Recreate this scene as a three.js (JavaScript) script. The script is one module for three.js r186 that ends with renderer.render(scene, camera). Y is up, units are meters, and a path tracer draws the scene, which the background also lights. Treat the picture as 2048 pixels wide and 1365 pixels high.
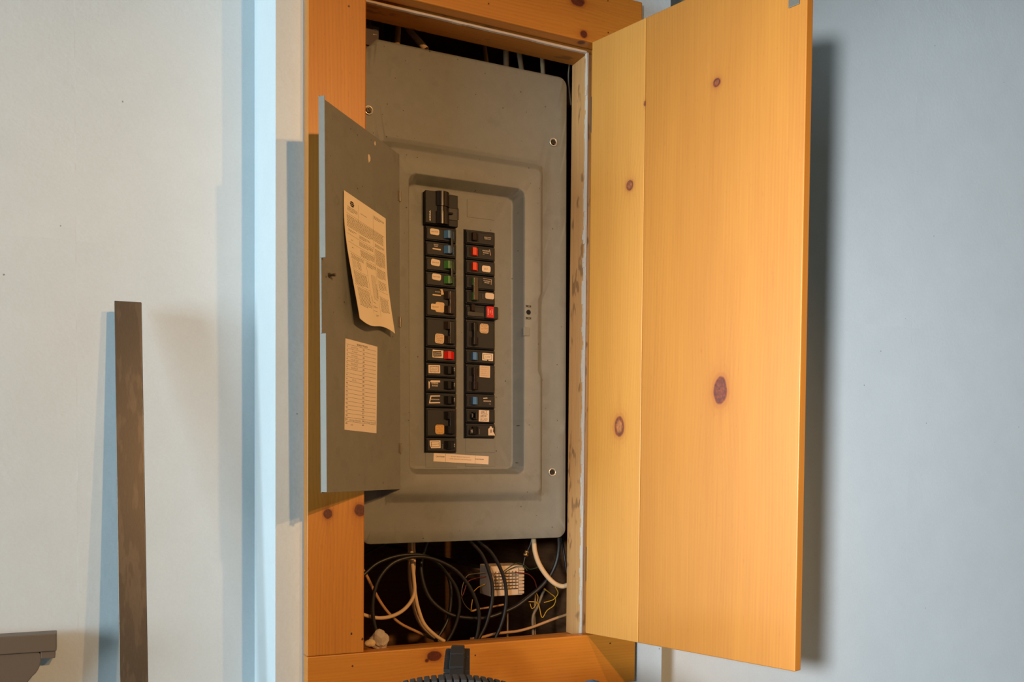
import * as THREE from 'three';
import { RoundedBoxGeometry } from 'three/addons/geometries/RoundedBoxGeometry.js';
import { mergeGeometries, toCreasedNormals } from 'three/addons/utils/BufferGeometryUtils.js';
import { RectAreaLightUniformsLib } from 'three/addons/lights/RectAreaLightUniformsLib.js';

// ------------------------------------------------------------------ camera
const V3 = THREE.Vector3, rad = THREE.MathUtils.degToRad;
const scene = new THREE.Scene();
const FOC = 1837.563, PPY = 1001.494, YAW = rad(25.3246), PITCH = rad(-1.80888), ROLL = rad(0.50105);
const CAM = new V3(0, 1.45, 1.4);
const fwd = new V3(Math.sin(YAW) * Math.cos(PITCH), Math.sin(PITCH), -Math.cos(YAW) * Math.cos(PITCH));
const r0 = new V3(Math.cos(YAW), 0, Math.sin(YAW)), u0 = new V3().crossVectors(r0, fwd);
const right = r0.clone().multiplyScalar(Math.cos(ROLL)).addScaledVector(u0, Math.sin(ROLL));
const up = r0.clone().multiplyScalar(-Math.sin(ROLL)).addScaledVector(u0, Math.cos(ROLL));
const camera = new THREE.PerspectiveCamera(2 * Math.atan(PPY / FOC) * 180 / Math.PI, 2048 / (2 * PPY), 0.02, 40);
camera.position.copy(CAM);
camera.quaternion.setFromRotationMatrix(new THREE.Matrix4().makeBasis(right, up, fwd.clone().negate()));
camera.setViewOffset(2048, 2 * PPY, 0, 0, 2048, 1365);   // the lens is shifted upward
camera.updateProjectionMatrix(); camera.updateMatrixWorld(true);

// ------------------------------------------------------------------ light
scene.background = new THREE.Color(0.06, 0.075, 0.09);
RectAreaLightUniformsLib.init();
function daylight(x, y, z, w, h, tx, ty, tz, intensity, rgb) {
  const l = new THREE.RectAreaLight(new THREE.Color(...rgb), intensity, w, h);
  l.position.set(x, y, z); l.lookAt(tx, ty, tz); scene.add(l); return l;
}
const DAY = [0.70, 0.90, 1.0];
daylight(-3.395, 1.60, 1.00, 1.70, 1.30, 0, 1.60, 1.00, 24, DAY);      // broad window in the left wall
const FLASH = [-0.62, 1.575, 1.84];                                      // white work lamp left of the viewer, turned toward the right-hand wall
{
  const s = new THREE.SpotLight(new THREE.Color(0.94, 0.96, 0.98), 40, 0, rad(33), 1, 2);
  s.position.set(FLASH[0] + 0.03, FLASH[1], FLASH[2] - 0.02); s.target.position.set(3.35, 1.50, -0.185); s.castShadow = true; s.shadow.radius = 3; s.shadow.mapSize.set(2048, 2048);
  scene.add(s, s.target);
}
const WARM = [1.0, 0.55, 0.22];
const SPOTS = [[0.55, 2.30, 2.45, 8.4], [0.97, 2.30, 2.45, 4.2]];
for (const [x, y, z, cd] of SPOTS) {
  const s = new THREE.SpotLight(new THREE.Color(...WARM), cd, 0, rad(31), 0.6, 2);
  s.position.set(x, y, z - 0.03); s.target.position.set(0.25, 1.27, 0); s.castShadow = true; s.shadow.radius = 1.2;
  s.shadow.mapSize.set(2048, 2048);
  scene.add(s, s.target);
}
const renderer = new THREE.WebGLRenderer({ antialias: true });
renderer.toneMapping = THREE.LinearToneMapping;
renderer.toneMappingExposure = 1.0;
renderer.shadowMap.enabled = true;

// ------------------------------------------------------------------ helpers
const rayDir = (px, py) => fwd.clone().addScaledVector(right, (px - 1024) / FOC).addScaledVector(up, -(py - PPY) / FOC);
const at = (px, py, z) => { const d = rayDir(px, py); return CAM.clone().addScaledVector(d, (z - CAM.z) / d.z); };
function on(group, px, py, z) {            // a pixel's ray meets the local plane z of a group
  group.updateMatrixWorld(true);
  const inv = group.matrixWorld.clone().invert(), o = CAM.clone().applyMatrix4(inv), d = rayDir(px, py).transformDirection(inv);
  return o.addScaledVector(d, (z - o.z) / d.z);
}
const used = {};
function numbered(n) { const k = used[n] ?? 0; used[n] = k + 1; return k ? n + '_' + String(k).padStart(3, '0') : n; }
function mesh(name, geo, mat, parent) {
  const g = Array.isArray(geo) ? mergeGeometries(geo.map((q) => { const c = q.index ? q.toNonIndexed() : q; for (const k of Object.keys(c.attributes)) if (!['position', 'normal', 'uv'].includes(k)) c.deleteAttribute(k); return c; })) : geo;
  const m = new THREE.Mesh(g, mat); m.castShadow = m.receiveShadow = true;
  m.name = parent ? name : numbered(name);
  (parent ?? scene).add(m); return m;
}
function group(name, label, category, pos = [0, 0, 0], grp) {
  const g = new THREE.Group(); g.name = numbered(name); g.position.set(...pos); scene.add(g);
  return tag(g, label, category, grp);
}
function tag(o, label, category, grp) { o.userData.label = label; o.userData.category = category; if (grp) o.userData.group = grp; return o; }
function struct(name, geo, mat, label, category) { const m = mesh(name, geo, mat); m.userData.kind = 'structure'; if (label) tag(m, label, category); return m; }
function box(x0, x1, y0, y1, z0, z1, r = 0) {
  const w = x1 - x0, h = y1 - y0, d = z1 - z0;
  const g = r ? new RoundedBoxGeometry(w, h, d, 2, Math.min(r, w / 2.01, h / 2.01, d / 2.01)) : new THREE.BoxGeometry(w, h, d);
  g.translate((x0 + x1) / 2, (y0 + y1) / 2, (z0 + z1) / 2); return g;
}
// uv by the dominant normal, in units of (su, sv) metres from (ou, ov)
function planar(g, ou, ov, su, sv, turn = false) {
  const p = g.attributes.position, n = g.attributes.normal, uv = new Float32Array(p.count * 2);
  for (let i = 0; i < p.count; i++) {
    const x = p.getX(i), y = p.getY(i), z = p.getZ(i), ax = Math.abs(n.getX(i)), ay = Math.abs(n.getY(i)), az = Math.abs(n.getZ(i));
    let a = x, b = y;
    if (ax > az && ax > ay) a = x + z; else if (ay > az && ay > ax) b = y + z;
    if (turn) [a, b] = [b, a];
    uv[2 * i] = (a - ou) / su; uv[2 * i + 1] = (b - ov) / sv;
  }
  g.setAttribute('uv', new THREE.BufferAttribute(uv, 2)); return g;
}
let sd = 7;
const rnd = () => { sd = (sd + 0x6d2b79f5) | 0; let t = Math.imul(sd ^ (sd >>> 15), 1 | sd); t = (t + Math.imul(t ^ (t >>> 7), 61 | t)) ^ t; return ((t ^ (t >>> 14)) >>> 0) / 4294967296; };
const hash = (x, y, s) => { let h = Math.imul(x, 374761393) + Math.imul(y, 668265263) + Math.imul(s, 2147483647 ^ 0x1b873593); h = Math.imul(h ^ (h >>> 13), 1274126177); return ((h ^ (h >>> 16)) >>> 0) / 4294967296; };
function noise(x, y, s = 0) {
  const xi = Math.floor(x), yi = Math.floor(y), a = x - xi, b = y - yi, u = a * a * (3 - 2 * a), v = b * b * (3 - 2 * b);
  const n0 = hash(xi, yi, s), n1 = hash(xi + 1, yi, s), n2 = hash(xi, yi + 1, s), n3 = hash(xi + 1, yi + 1, s);
  return n0 + (n1 - n0) * u + (n2 - n0) * v + (n0 - n1 - n2 + n3) * u * v;
}
const fbm = (x, y, s) => noise(x, y, s) * 0.5 + noise(x * 2.1, y * 2.1, s + 1) * 0.28 + noise(x * 4.3, y * 4.3, s + 2) * 0.22;
const mix = (a, b, t) => a + (b - a) * t, clamp = (x, a = 0, b = 1) => Math.min(b, Math.max(a, x)), smooth = (x, a, b) => { const t = clamp((x - a) / (b - a)); return t * t * (3 - 2 * t); };
function dataTexture(w, h, fn, color = true) {
  const d = new Uint8Array(w * h * 4);
  for (let y = 0, i = 0; y < h; y++) for (let x = 0; x < w; x++, i += 4) { const c = fn(x / w, y / h); d[i] = clamp(c[0], 0, 255); d[i + 1] = clamp(c[1], 0, 255); d[i + 2] = clamp(c[2], 0, 255); d[i + 3] = 255; }
  const t = new THREE.DataTexture(d, w, h); t.magFilter = THREE.LinearFilter; t.minFilter = THREE.LinearMipmapLinearFilter; t.generateMipmaps = true;
  t.wrapS = t.wrapT = THREE.RepeatWrapping; if (color) t.colorSpace = THREE.SRGBColorSpace; t.needsUpdate = true; return t;
}
const std = (color, roughness = 0.6, extra = {}) => new THREE.MeshStandardMaterial({ color, roughness, ...extra });

// pine: grain runs along v; knots = [u (m), v (m), radius u, radius v, kind]
function pine(W, H, pxm, base, dark, seed, knots = [], opt = {}) {
  const w = Math.round(W * pxm), h = Math.round(H * pxm), freq = opt.freq ?? 190;
  return dataTexture(w, h, (a, b) => {
    const x = a * W, y = b * H;
    let s = x + 0.020 * (fbm(x * 5, y * 1.3, seed) - 0.5) + 0.005 * (noise(x * 22, y * 3.2, seed + 5) - 0.5), kd = 0, halo = 0, core = 0;
    for (const [ku, kv, ra, rb, kind] of knots) {
      const dx = (x - ku) / ra, dy = (y - kv) / rb, d = Math.hypot(dx, dy * 0.9);
      s += Math.sign(dx) * ra * 1.3 * Math.exp(-Math.abs(dx) * 0.28 - dy * dy * 0.05) * (1 - Math.exp(-Math.abs(dx) * 2));
      const wob = 1 + 0.13 * (noise(dx * 2 + 9, dy * 2 + ku * 90, seed + 8) - 0.5);
      const e = Math.hypot(dx, dy) * wob;
      if (e < 1.12) { kd = Math.max(kd, smooth(e, 1.12, 0.9)); core = Math.max(core, kind ? smooth(e, 0.75, 0.5) * kind : 0); }
      halo = Math.max(halo, Math.exp(-Math.max(0, e - 0.9) * 1.9) * (0.66 + 0.16 * Math.sin(e * 11)));
      halo = Math.max(halo, Math.exp(-Math.abs(dx) * 2.6) * Math.exp(-Math.max(0, Math.abs(dy) - 1) * 0.55) * 0.42);
    }
    const ring = s * freq, rf = ring - Math.floor(ring), late = smooth(rf, 0.35, 0.95) * (1 - smooth(rf, 0.95, 1));
    const fib = noise(x * 1500, y * 22, seed + 2), fib2 = noise(x * 520, y * 9, seed + 3), tone = fbm(x * 12, y * 1.4, seed + 4);
    let t = late * (0.05 + 0.15 * noise(s * 40, y * 0.7, seed + 6)) + (fib - 0.5) * 0.10 + (fib2 - 0.5) * 0.14 + (tone - 0.5) * 0.42 + 0.12;
    const fleck = noise(x * 900, y * 60, seed + 11); if (fleck > 0.93) t += (fleck - 0.93) * 3.5;
    t = clamp(t + halo * 0.75, -0.2, 1);
    let c = [0, 1, 2].map((k) => mix(base[k], dark[k], t));
    if (halo > 0.02) { const hh = Math.pow(halo, 1.4) * 0.75; c = [mix(c[0], 138, hh), mix(c[1], 66, hh), mix(c[2], 12, hh)]; }
    if (kd) { const kn = 0.75 + 0.5 * noise(x * 700, y * 500, seed + 9); const kc = [88 * kn, 33 * kn, 8 * kn], cc = [128 * kn, 72 * kn, 28 * kn]; c = c.map((q, k) => mix(q, mix(kc[k], cc[k], core), kd)); }
    return opt.after ? opt.after(c, x, y) : c;
  });
}

// ------------------------------------------------------------------ room shell
const wallBump = dataTexture(768, 768, (a, b) => { const v = 128 + 90 * (fbm(a * 150, b * 150, 3) - 0.5) + 60 * (noise(a * 40, b * 40, 9) - 0.5); return [v, v, v]; }, false);
const wallTone = dataTexture(1024, 1024, (a, b) => {
  const n = (fbm(a * 14, b * 14, 21) - 0.5) * 6 + (noise(a * 500, b * 500, 22) - 0.5) * 4;
  let k = 0; const cx = Math.floor(a * 22), cy = Math.floor(b * 22);
  if (hash(cx, cy, 31) > 0.972) { const dx = a * 22 - cx - 0.5 - 0.3 * (hash(cx, cy, 32) - 0.5), dy = b * 22 - cy - 0.5, rr = 0.010 + 0.022 * hash(cx, cy, 33); if (dx * dx + dy * dy * 0.6 < rr * rr) k = 1; }
  return [206 + n - 70 * k, 216 + n - 78 * k, 221 + n - 84 * k];
});
const wallMat = new THREE.MeshStandardMaterial({ map: wallTone, bumpMap: wallBump, bumpScale: 0.0006, roughness: 0.62 });
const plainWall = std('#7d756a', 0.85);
const m1 = (g) => planar(g, 0, 0, 0.9, 0.9);
const CH0 = 0.270, CH1 = 0.973, WZ = -0.005, BZ = -0.185, DW = 0.0125, CEIL = 2.85;   // the boxed-out chase that holds the panel
struct('wall_back', [box(-3.4, CH0 + DW, 0, CEIL, BZ - 0.1, BZ), box(CH1 - DW, 3.4, 0, CEIL, BZ - 0.1, BZ), box(CH0 + DW, CH1 - DW, 0, 0.95, BZ - 0.1, BZ), box(CH0 + DW, CH1 - DW, 2.45, CEIL, BZ - 0.1, BZ)].map(m1), wallMat, 'pale blue painted back wall behind the boxed-out panel chase', 'wall');
const OX0 = 0.3445, OX1 = 0.8415, OY0 = 1.1195, OY1 = 2.2155;
struct('wall_chase', [
  box(CH0, OX0, 0, CEIL, WZ - DW, WZ), box(OX1, CH1, 0, CEIL, WZ - DW, WZ), box(OX0, OX1, OY1, CEIL, WZ - DW, WZ), box(OX0, OX1, 0, OY0, WZ - DW, WZ),
  box(CH0, CH0 + DW, 0, CEIL, BZ, WZ - DW), box(CH1 - DW, CH1, 0, CEIL, BZ, WZ - DW)].map(m1), wallMat, 'pale blue drywall box standing out from the wall around the panel', 'wall');
struct('floor', box(-3.5, 3.5, -0.1, 0, -0.3, 5.7), std('#6d5c4a', 0.8), 'plain brown floor', 'floor');
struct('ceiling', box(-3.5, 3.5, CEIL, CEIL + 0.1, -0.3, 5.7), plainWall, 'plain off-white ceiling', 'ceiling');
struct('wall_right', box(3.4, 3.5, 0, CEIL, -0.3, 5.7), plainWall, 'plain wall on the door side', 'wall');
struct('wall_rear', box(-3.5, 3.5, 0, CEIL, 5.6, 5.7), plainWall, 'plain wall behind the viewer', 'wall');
{ // left wall with a window opening
  const X = -3.4, z = [-0.3, 0.13, 1.87, 5.6], a = X - 0.1;
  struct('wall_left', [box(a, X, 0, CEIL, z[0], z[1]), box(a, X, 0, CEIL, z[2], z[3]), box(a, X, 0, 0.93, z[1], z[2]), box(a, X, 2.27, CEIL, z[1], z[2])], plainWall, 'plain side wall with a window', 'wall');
  const f = struct('window_1', [box(X - 0.09, X - 0.03, 0.93, 2.27, z[1], z[1] + 0.03), box(X - 0.09, X - 0.03, 0.93, 2.27, z[2] - 0.03, z[2]), box(X - 0.09, X - 0.03, 0.93, 0.96, z[1], z[2]), box(X - 0.09, X - 0.03, 2.24, 2.27, z[1], z[2])], std('#e8e6e0', 0.5), 'broad white framed window in the side wall', 'window');
  mesh('pane', box(X - 0.062, X - 0.058, 0.96, 2.24, z[1] + 0.03, z[2] - 0.03), new THREE.MeshPhysicalMaterial({ color: '#ffffff', transmission: 1, roughness: 0.02, thickness: 0 }), f);
}
// ------------------------------------------------------------------ wooden casing round the opening
const CB = [196, 124, 38], CD = [150, 80, 16];
const Z0 = WZ, Z1 = 0.019;
const knotAt = (px, py, z, ox, oy, turn) => { const p = at(px, py, z); return turn ? [p.y - oy, p.x - ox] : [p.x - ox, p.y - oy]; };
const pock = (list) => (c, x, y) => { for (const [u, v, a, b] of list) if (((x - u) / a) ** 2 + ((y - v) / b) ** 2 < 1) return [54, 28, 12]; return c; };
{
  const L0 = 0.3125, L1 = 0.4013, LB = 1.1665, LT = 2.36, W = L1 - L0 + 0.03, H = LT - LB;
  const k = [[655, 1029, 0.0065, 0.0075, 0], [719, 1022, 0.0085, 0.0095, 0]].map(([a, b, c, d, e]) => [...knotAt(a, b, Z1, L0, LB), c, d, e]);
  const pk = [[697, 13], [724, 1280], [702, 1269]].map(([a, b]) => [...knotAt(a, b, Z1, L0, LB), 0.0012, 0.002]);
  struct('trim_1', planar(box(L0, L1, LB, LT, Z0, Z1, 0.002), L0, LB, W, H), new THREE.MeshPhysicalMaterial({ map: pine(W, H, 900, CB, CD, 11, k, { after: pock(pk) }), roughness: 0.42, clearcoat: 0.15, clearcoatRoughness: 0.4 }),
    'orange varnished pine casing board on the left of the opening, behind the grey panel door', 'casing board');
  const T0 = L1 + 0.0005, T1 = 0.8975, TB = 2.182, TT = 2.272;
  const kt = [[1155, 3, 0.008, 0.013, 0], [1167, 69, 0.006, 0.0065, 0]].map(([a, b, c, d, e]) => [...knotAt(a, b, Z1, T0, TB, true), c, d, e]);
  const pt = [[977, 8], [1215, 2], [1216, 66]].map(([a, b]) => [...knotAt(a, b, Z1, T0, TB, true), 0.0012, 0.0012]);
  const tw = TT - TB + 0.03, th = T1 - T0 + 0.03;
  struct('trim_2', planar(box(T0, T1, TB, TT, Z0, Z1, 0.002), TB, T0, tw, th, true), new THREE.MeshPhysicalMaterial({ map: pine(tw, th, 900, CB, CD, 14, kt, { after: pock(pt) }), roughness: 0.42, clearcoat: 0.15, clearcoatRoughness: 0.4 }),
    'orange varnished pine casing board across the top of the opening, with two dark knots', 'casing board');
  const B0 = 0.3125, B1 = 0.9005, BB = 1.076, BT = 1.1662;
  const kb = [[868, 1314, 0.008, 0.012, 0], [853, 1323, 0.003, 0.003, 0]].map(([a, b, c, d, e]) => [...knotAt(a, b, Z1, B0, BB, true), c, d, e]);
  const pb = [[950, 1313], [704, 1334], [1220, 1288]].map(([a, b]) => [...knotAt(a, b, Z1, B0, BB, true), 0.0012, 0.0014]);
  const bw = BT - BB + 0.03, bh = B1 - B0 + 0.03;
  struct('trim_3', planar(box(B0, B1, BB, BT, Z0, Z1, 0.002), BB, B0, bw, bh, true), new THREE.MeshPhysicalMaterial({ map: pine(bw, bh, 900, CB, CD, 17, kb, { after: pock(pb) }), roughness: 0.42, clearcoat: 0.15, clearcoatRoughness: 0.4 }),
    'orange varnished pine casing board along the bottom of the opening', 'casing board');
  struct('trim_4', planar(box(0.8095, 0.8975, BT + 0.0005, TB - 0.0005, Z0, Z1, 0.002), 0.8, 1.16, 0.12, 1.03), new THREE.MeshPhysicalMaterial({ map: pine(0.12, 1.03, 600, CB, CD, 19), roughness: 0.42, clearcoat: 0.15, clearcoatRoughness: 0.4 }),
    'orange pine casing board hidden behind the open wooden door', 'casing board');
  // rough framing inside the opening
  const SB = [200, 148, 90], SD = [148, 92, 44];
  const dirt = (s) => (c, x, y) => { const d = smooth(fbm(x * 60, y * 26, s), 0.60, 0.74) * 0.55; return [mix(c[0], 104, d), mix(c[1], 70, d), mix(c[2], 40, d)]; };
  const studMap = pine(0.1, 1.1, 700, SB, SD, 23, [], { after: dirt(40) }), headMap = pine(0.1, 0.5, 700, [186, 120, 36], [124, 72, 14], 27, [], { after: dirt(44) });
  struct('trim_5', planar(box(0.803, 0.841, 1.158, 2.176, -0.062, WZ - 0.004, 0.001), 0.75, 1.12, 0.1, 1.1), new THREE.MeshStandardMaterial({ map: studMap, roughness: 0.8 }), 'rough pale stud with dark smudges beside the wooden door hinge edge', 'stud');
  struct('trim_6', planar(box(0.345, 0.395, 1.158, 2.176, -0.062, WZ - 0.004, 0.001), 0.3, 1.12, 0.1, 1.1), new THREE.MeshStandardMaterial({ map: studMap, roughness: 0.8 }), 'rough stud behind the left casing board', 'stud');
  struct('trim_7', planar(box(0.345, 0.841, 2.1762, 2.215, -0.062, WZ - 0.004, 0.001), 2.1, 0.345, 0.1, 0.52, true), new THREE.MeshStandardMaterial({ map: headMap, roughness: 0.75 }), 'rough brown header above the electrical panel', 'stud');
  struct('trim_8', planar(box(0.345, 0.841, 1.12, 1.1578, -0.062, WZ - 0.004, 0.001), 1.1, 0.345, 0.1, 0.52, true), new THREE.MeshStandardMaterial({ map: headMap, roughness: 0.8 }), 'rough sill plate below the cables', 'stud');
  // ragged plaster along the drywall edges
  const plaster = std('#c2b4a4', 0.9), g = [];
  for (let y = 1.164; y < 2.178; y += 0.008) { const w = 0.0004 + 0.0026 * Math.pow(noise(y * 55, 3, 51), 2), h = 0.0045; g.push(box(0.803 - w, 0.8050, y - h, y + h, WZ - 0.005 - 0.005 * noise(y * 80, 7, 52), WZ - 0.0003, 0.0006)); }
  struct('trim_9', g, plaster, 'ragged white plaster edge between stud and wooden door', 'plaster edge');
  const g2 = [];
  for (let x = 0.405; x < 0.801; x += 0.008) { const w = 0.0005 + 0.0012 * noise(x * 55, 5, 53), h = 0.0045; g2.push(box(x - h, x + h, 2.1762 - w, 2.1785, WZ - 0.006, WZ - 0.0003, 0.0006)); }
  struct('trim_10', g2, plaster, 'thin white plaster edge under the top casing board', 'plaster edge');
  // the wall is open behind the chase: a deep boarded space that the panel itself keeps in shade
  const a = CH0 + DW, b = CH1 - DW, zf = BZ - 0.1, zb = -0.85, t = 0.012;
  const boards = new THREE.MeshStandardMaterial({ map: pine(0.7, 0.7, 400, [150, 108, 70], [104, 70, 42], 29, [], { freq: 90 }), roughness: 0.9 });
  struct('wall_cavity', [box(a - t, b + t, 0.95 - t, 2.45 + t, zb - t, zb), box(a - t, a, 0.95, 2.45, zb, zf), box(b, b + t, 0.95, 2.45, zb, zf), box(a - t, b + t, 0.95 - t, 0.95, zb, zf), box(a - t, b + t, 2.45, 2.45 + t, zb, zf)].map((q) => planar(q, 0.3, 0.9, 0.7, 0.7, true)), boards, 'brown boarded space deep behind the cables', 'lining');
}

// ------------------------------------------------------------------ open wooden door
{
  const door = group('cabinet_door', 'honey pine door with brown knots standing open beside the electrical panel', 'door', [0.797, 1.1700, 0.019]);
  door.rotation.y = rad(-72.96);
  const W = 0.404, H = 1.0125, T = 0.0165;
  const seam = on(door, 1284, 650, 0).x, B = [166, 109, 32], D = [132, 74, 13];
  const K = [[1259, 372, 0.0075, 0.0085, 0.5], [1238, 854, 0.0105, 0.0165, 1], [1440, 782, 0.0115, 0.0205, 0.15], [1433, 166, 0.006, 0.0065, 0.6], [1289, 208, 0.002, 0.004, 0]].map(([a, b, c, d, e]) => { const p = on(door, a, b, 0); return [p.x, p.y, c, d, e]; });
  const map = pine(W + 0.02, H, 950, B, D, 61, K, { after: (c, x) => { const k = x < seam ? 1 : 0; return [c[0] + (k ? 20 : 0), c[1] + (k ? 22 : 0), c[2] + (k ? 22 : 0)]; } });
  const mat = new THREE.MeshPhysicalMaterial({ map, roughness: 0.45, clearcoat: 0.12, clearcoatRoughness: 0.45 });
  mesh('board', planar(box(0, seam - 0.0001, 0, H, -T, 0, 0.0012), 0, 0, W + 0.02, H), mat, door);
  mesh('board', planar(box(seam + 0.0001, W, 0, H, -T, 0, 0.0016), 0, 0, W + 0.02, H), mat, door);
  const a = on(door, 1578, 17, 0), b = on(door, 1600, 10, 0);
  const pl = mesh('catch_plate', box(a.x, b.x, a.y, a.y + 0.05, 0, 0.0016, 0.0006), std('#8f8a80', 0.35, { metalness: 0.8 }), door); pl.userData.label = 'small grey metal catch plate';
  const hm = std('#7d7568', 0.35, { metalness: 0.9 });
  for (const y of [0.12, H - 0.12]) mesh('hinge', [box(-0.004, 0.0, y - 0.03, y + 0.03, -0.012, -0.003), (() => { const c = new THREE.CylinderGeometry(0.004, 0.004, 0.06, 12); c.translate(-0.001, y, -0.0215); return c; })(), box(-0.002, 0.02, y - 0.03, y + 0.03, -T - 0.0015, -T)], hm, door);
}

// ------------------------------------------------------------------ electrical panel
const GREY = '#8c897c';
const speck = dataTexture(1024, 2048, (a, b) => {
  const n = (fbm(a * 30, b * 60, 71) - 0.5) * 7 + (noise(a * 600, b * 1200, 72) - 0.5) * 4; let k = 0;
  const cx = Math.floor(a * 26), cy = Math.floor(b * 52);
  if (hash(cx, cy, 73) > 0.86) { const dx = a * 26 - cx - 0.2 - 0.6 * hash(cx, cy, 74), dy = b * 52 - cy - 0.2 - 0.6 * hash(cx, cy, 75), rr = 0.02 + 0.06 * hash(cx, cy, 76) ** 2; k = dx * dx + dy * dy < rr * rr ? 0.7 : 0; }
  const smut = smooth(fbm(a * 18, b * 36, 78), 0.68, 0.8) * 4;
  return [122 + n - 80 * k - smut, 122 + n - 84 * k - smut, 114 + n - 80 * k - smut * 1.2];
});
const cover = new THREE.MeshStandardMaterial({ map: speck, roughness: 0.5 });
const panel = group('electrical_panel', 'grey metal breaker panel with its small door open and two columns of breakers', 'electrical panel', [0.5995, 1.327, -0.06]);
panel.rotation.z = 0.0085;
const pp = (px, py, z) => on(panel, px, py, z);
const RAISE = 0.011, FLOOR = -0.021;
{
  // rings of a rounded outline, lofted: sheet, raised border, lip, recess wall, recess floor
  const NC = 10, rings = [];
  const ring = (x0, x1, y0, y1, r, z, notch = 0, cut = 0) => {
    const pts = [], cs = [[x1 - r, y1 - r, 0], [x0 + r, y1 - r, 1], [x0 + r, y0 + r, 2], [x1 - r, y0 + r, 3]];
    cs.forEach(([cx, cy, q], qi) => {
      if (cut && q === 1) { for (let i = 0; i <= NC; i++) pts.push([mix(x0 + cut, x0, i / NC), mix(y1, y1 - cut, i / NC), z]); }
      else for (let i = 0; i <= NC; i++) { const t = (q + i / NC) * Math.PI / 2; pts.push([cx + r * Math.cos(t), cy + r * Math.sin(t), z]); }
      const [nx, ny] = [pts[pts.length - 1][0], pts[pts.length - 1][1]];
      const nq = cs[(qi + 1) % 4], t2 = ((q + 1) % 4) * Math.PI / 2; let ex = nq[0] + r * Math.cos(t2), ey = nq[1] + r * Math.sin(t2);
      if (cut && q === 0) { ex = x0 + cut; ey = y1; } if (cut && q === 1) { ex = x0; }
      for (let i = 1; i < 48; i++) pts.push([mix(nx, ex, i / 48), mix(ny, ey, i / 48), z]);
    });
    if (notch) for (const p of pts) if (p[0] > (x0 + x1) / 2) { const d = smooth(p[1], NY0 - 0.006, NY0 + 0.004) * (1 - smooth(p[1], NY1 - 0.004, NY1 + 0.006)); p[0] -= notch * d; }
    rings.push(pts);
  };
  const NY0 = pp(1078, 748, 0).y, NY1 = pp(1078, 598, 0).y;
  const e = { r: pp(1132.5, 600, 0).x, t: pp(900, 108, 0).y, b: pp(900, 1083.5, 0).y, l: pp(754, 78, 0).x - 0.030 };
  const o = { l: pp(766, 640, 0).x, r: pp(1083.5, 500, 0).x, t: pp(930, 308, 0).y, b: pp(930, 999, 0).y };
  const q = { l: pp(818, 640, RAISE).x, r: pp(1050, 640, RAISE).x, t: pp(930, 361, RAISE).y, b: pp(930, 949, RAISE).y };
  const R = 0.016;
  ring(e.l, e.r, e.b, e.t, R, -0.012, 0, 0.030); ring(e.l, e.r, e.b, e.t, R, -0.0012, 0, 0.030);
  ring(e.l + 0.0012, e.r - 0.0012, e.b + 0.0012, e.t - 0.0012, R - 0.001, 0, 0, 0.030);
  ring(e.l + 0.004, e.r - 0.004, e.b + 0.004, e.t - 0.004, R - 0.002, 0, 0, 0.030);
  for (const k of [0.3, 0.6]) ring(mix(e.l, o.l, k), mix(e.r, o.r, k), mix(e.b, o.b, k), mix(e.t, o.t, k), R, 0);
  for (const [d, z] of [[-0.0065, 0], [-0.004, 0], [-0.0015, 0.0006], [0.0005, 0.0024], [0.0035, 0.0072], [0.0058, 0.0098], [0.0085, 0.0108], [0.0115, RAISE], [0.0135, RAISE]]) ring(o.l + d, o.r - d, o.b + d * (1.5), o.t - d * 1.5, 0.013 - d * 0.3, z, 0.0055);
  for (const [d, z] of [[-0.006, RAISE], [-0.003, RAISE], [-0.001, RAISE - 0.0003], [0.0008, RAISE - 0.0016], [0.0022, RAISE - 0.005], [0.0065, FLOOR + 0.005], [0.0078, FLOOR + 0.0016], [0.0098, FLOOR + 0.0003], [0.012, FLOOR], [0.015, FLOOR]]) ring(q.l + d, q.r - d, q.b + d, q.t - d, 0.015 - d * 0.25, z);
  ring(q.l + 0.05, q.r - 0.05, q.b + 0.08, q.t - 0.08, 0.01, FLOOR); ring(q.l + 0.098, q.r - 0.098, q.b + 0.23, q.t - 0.23, 0.001, FLOOR);
  const pos = [], idx = [], uv = [], n = rings[0].length;
  for (const rg of rings) for (const p of rg) { pos.push(...p); uv.push(p[0] / 0.42 + 0.5, p[1] / 0.84); }
  for (let k = 0; k + 1 < rings.length; k++) for (let i = 0; i < n; i++) { const a = k * n + i, b = k * n + (i + 1) % n, c = a + n, d = b + n; idx.push(a, b, c, b, d, c); }
  const last = (rings.length - 1) * n; for (let i = 1; i + 1 < n; i++) idx.push(last, last + i, last + i + 1);
  const g = new THREE.BufferGeometry(); g.setAttribute('position', new THREE.Float32BufferAttribute(pos, 3)); g.setAttribute('uv', new THREE.Float32BufferAttribute(uv, 2)); g.setIndex(idx);
  const cg = toCreasedNormals(g, 1.0);
  const cv = mesh('cover', cg, cover, panel); cv.userData.label = 'grey enamelled cover with raised border and recessed middle';
  mesh('box', box(-0.168, 0.165, 0.035, e.t - 0.035, -0.112, FLOOR - 0.0045, 0.003), std('#6e6c64', 0.5), panel);
  // screws
  const chrome = std('#d6cdbc', 0.28, { metalness: 0.55 }), dark = std('#4a4238', 0.4, { metalness: 0.8 });
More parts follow.
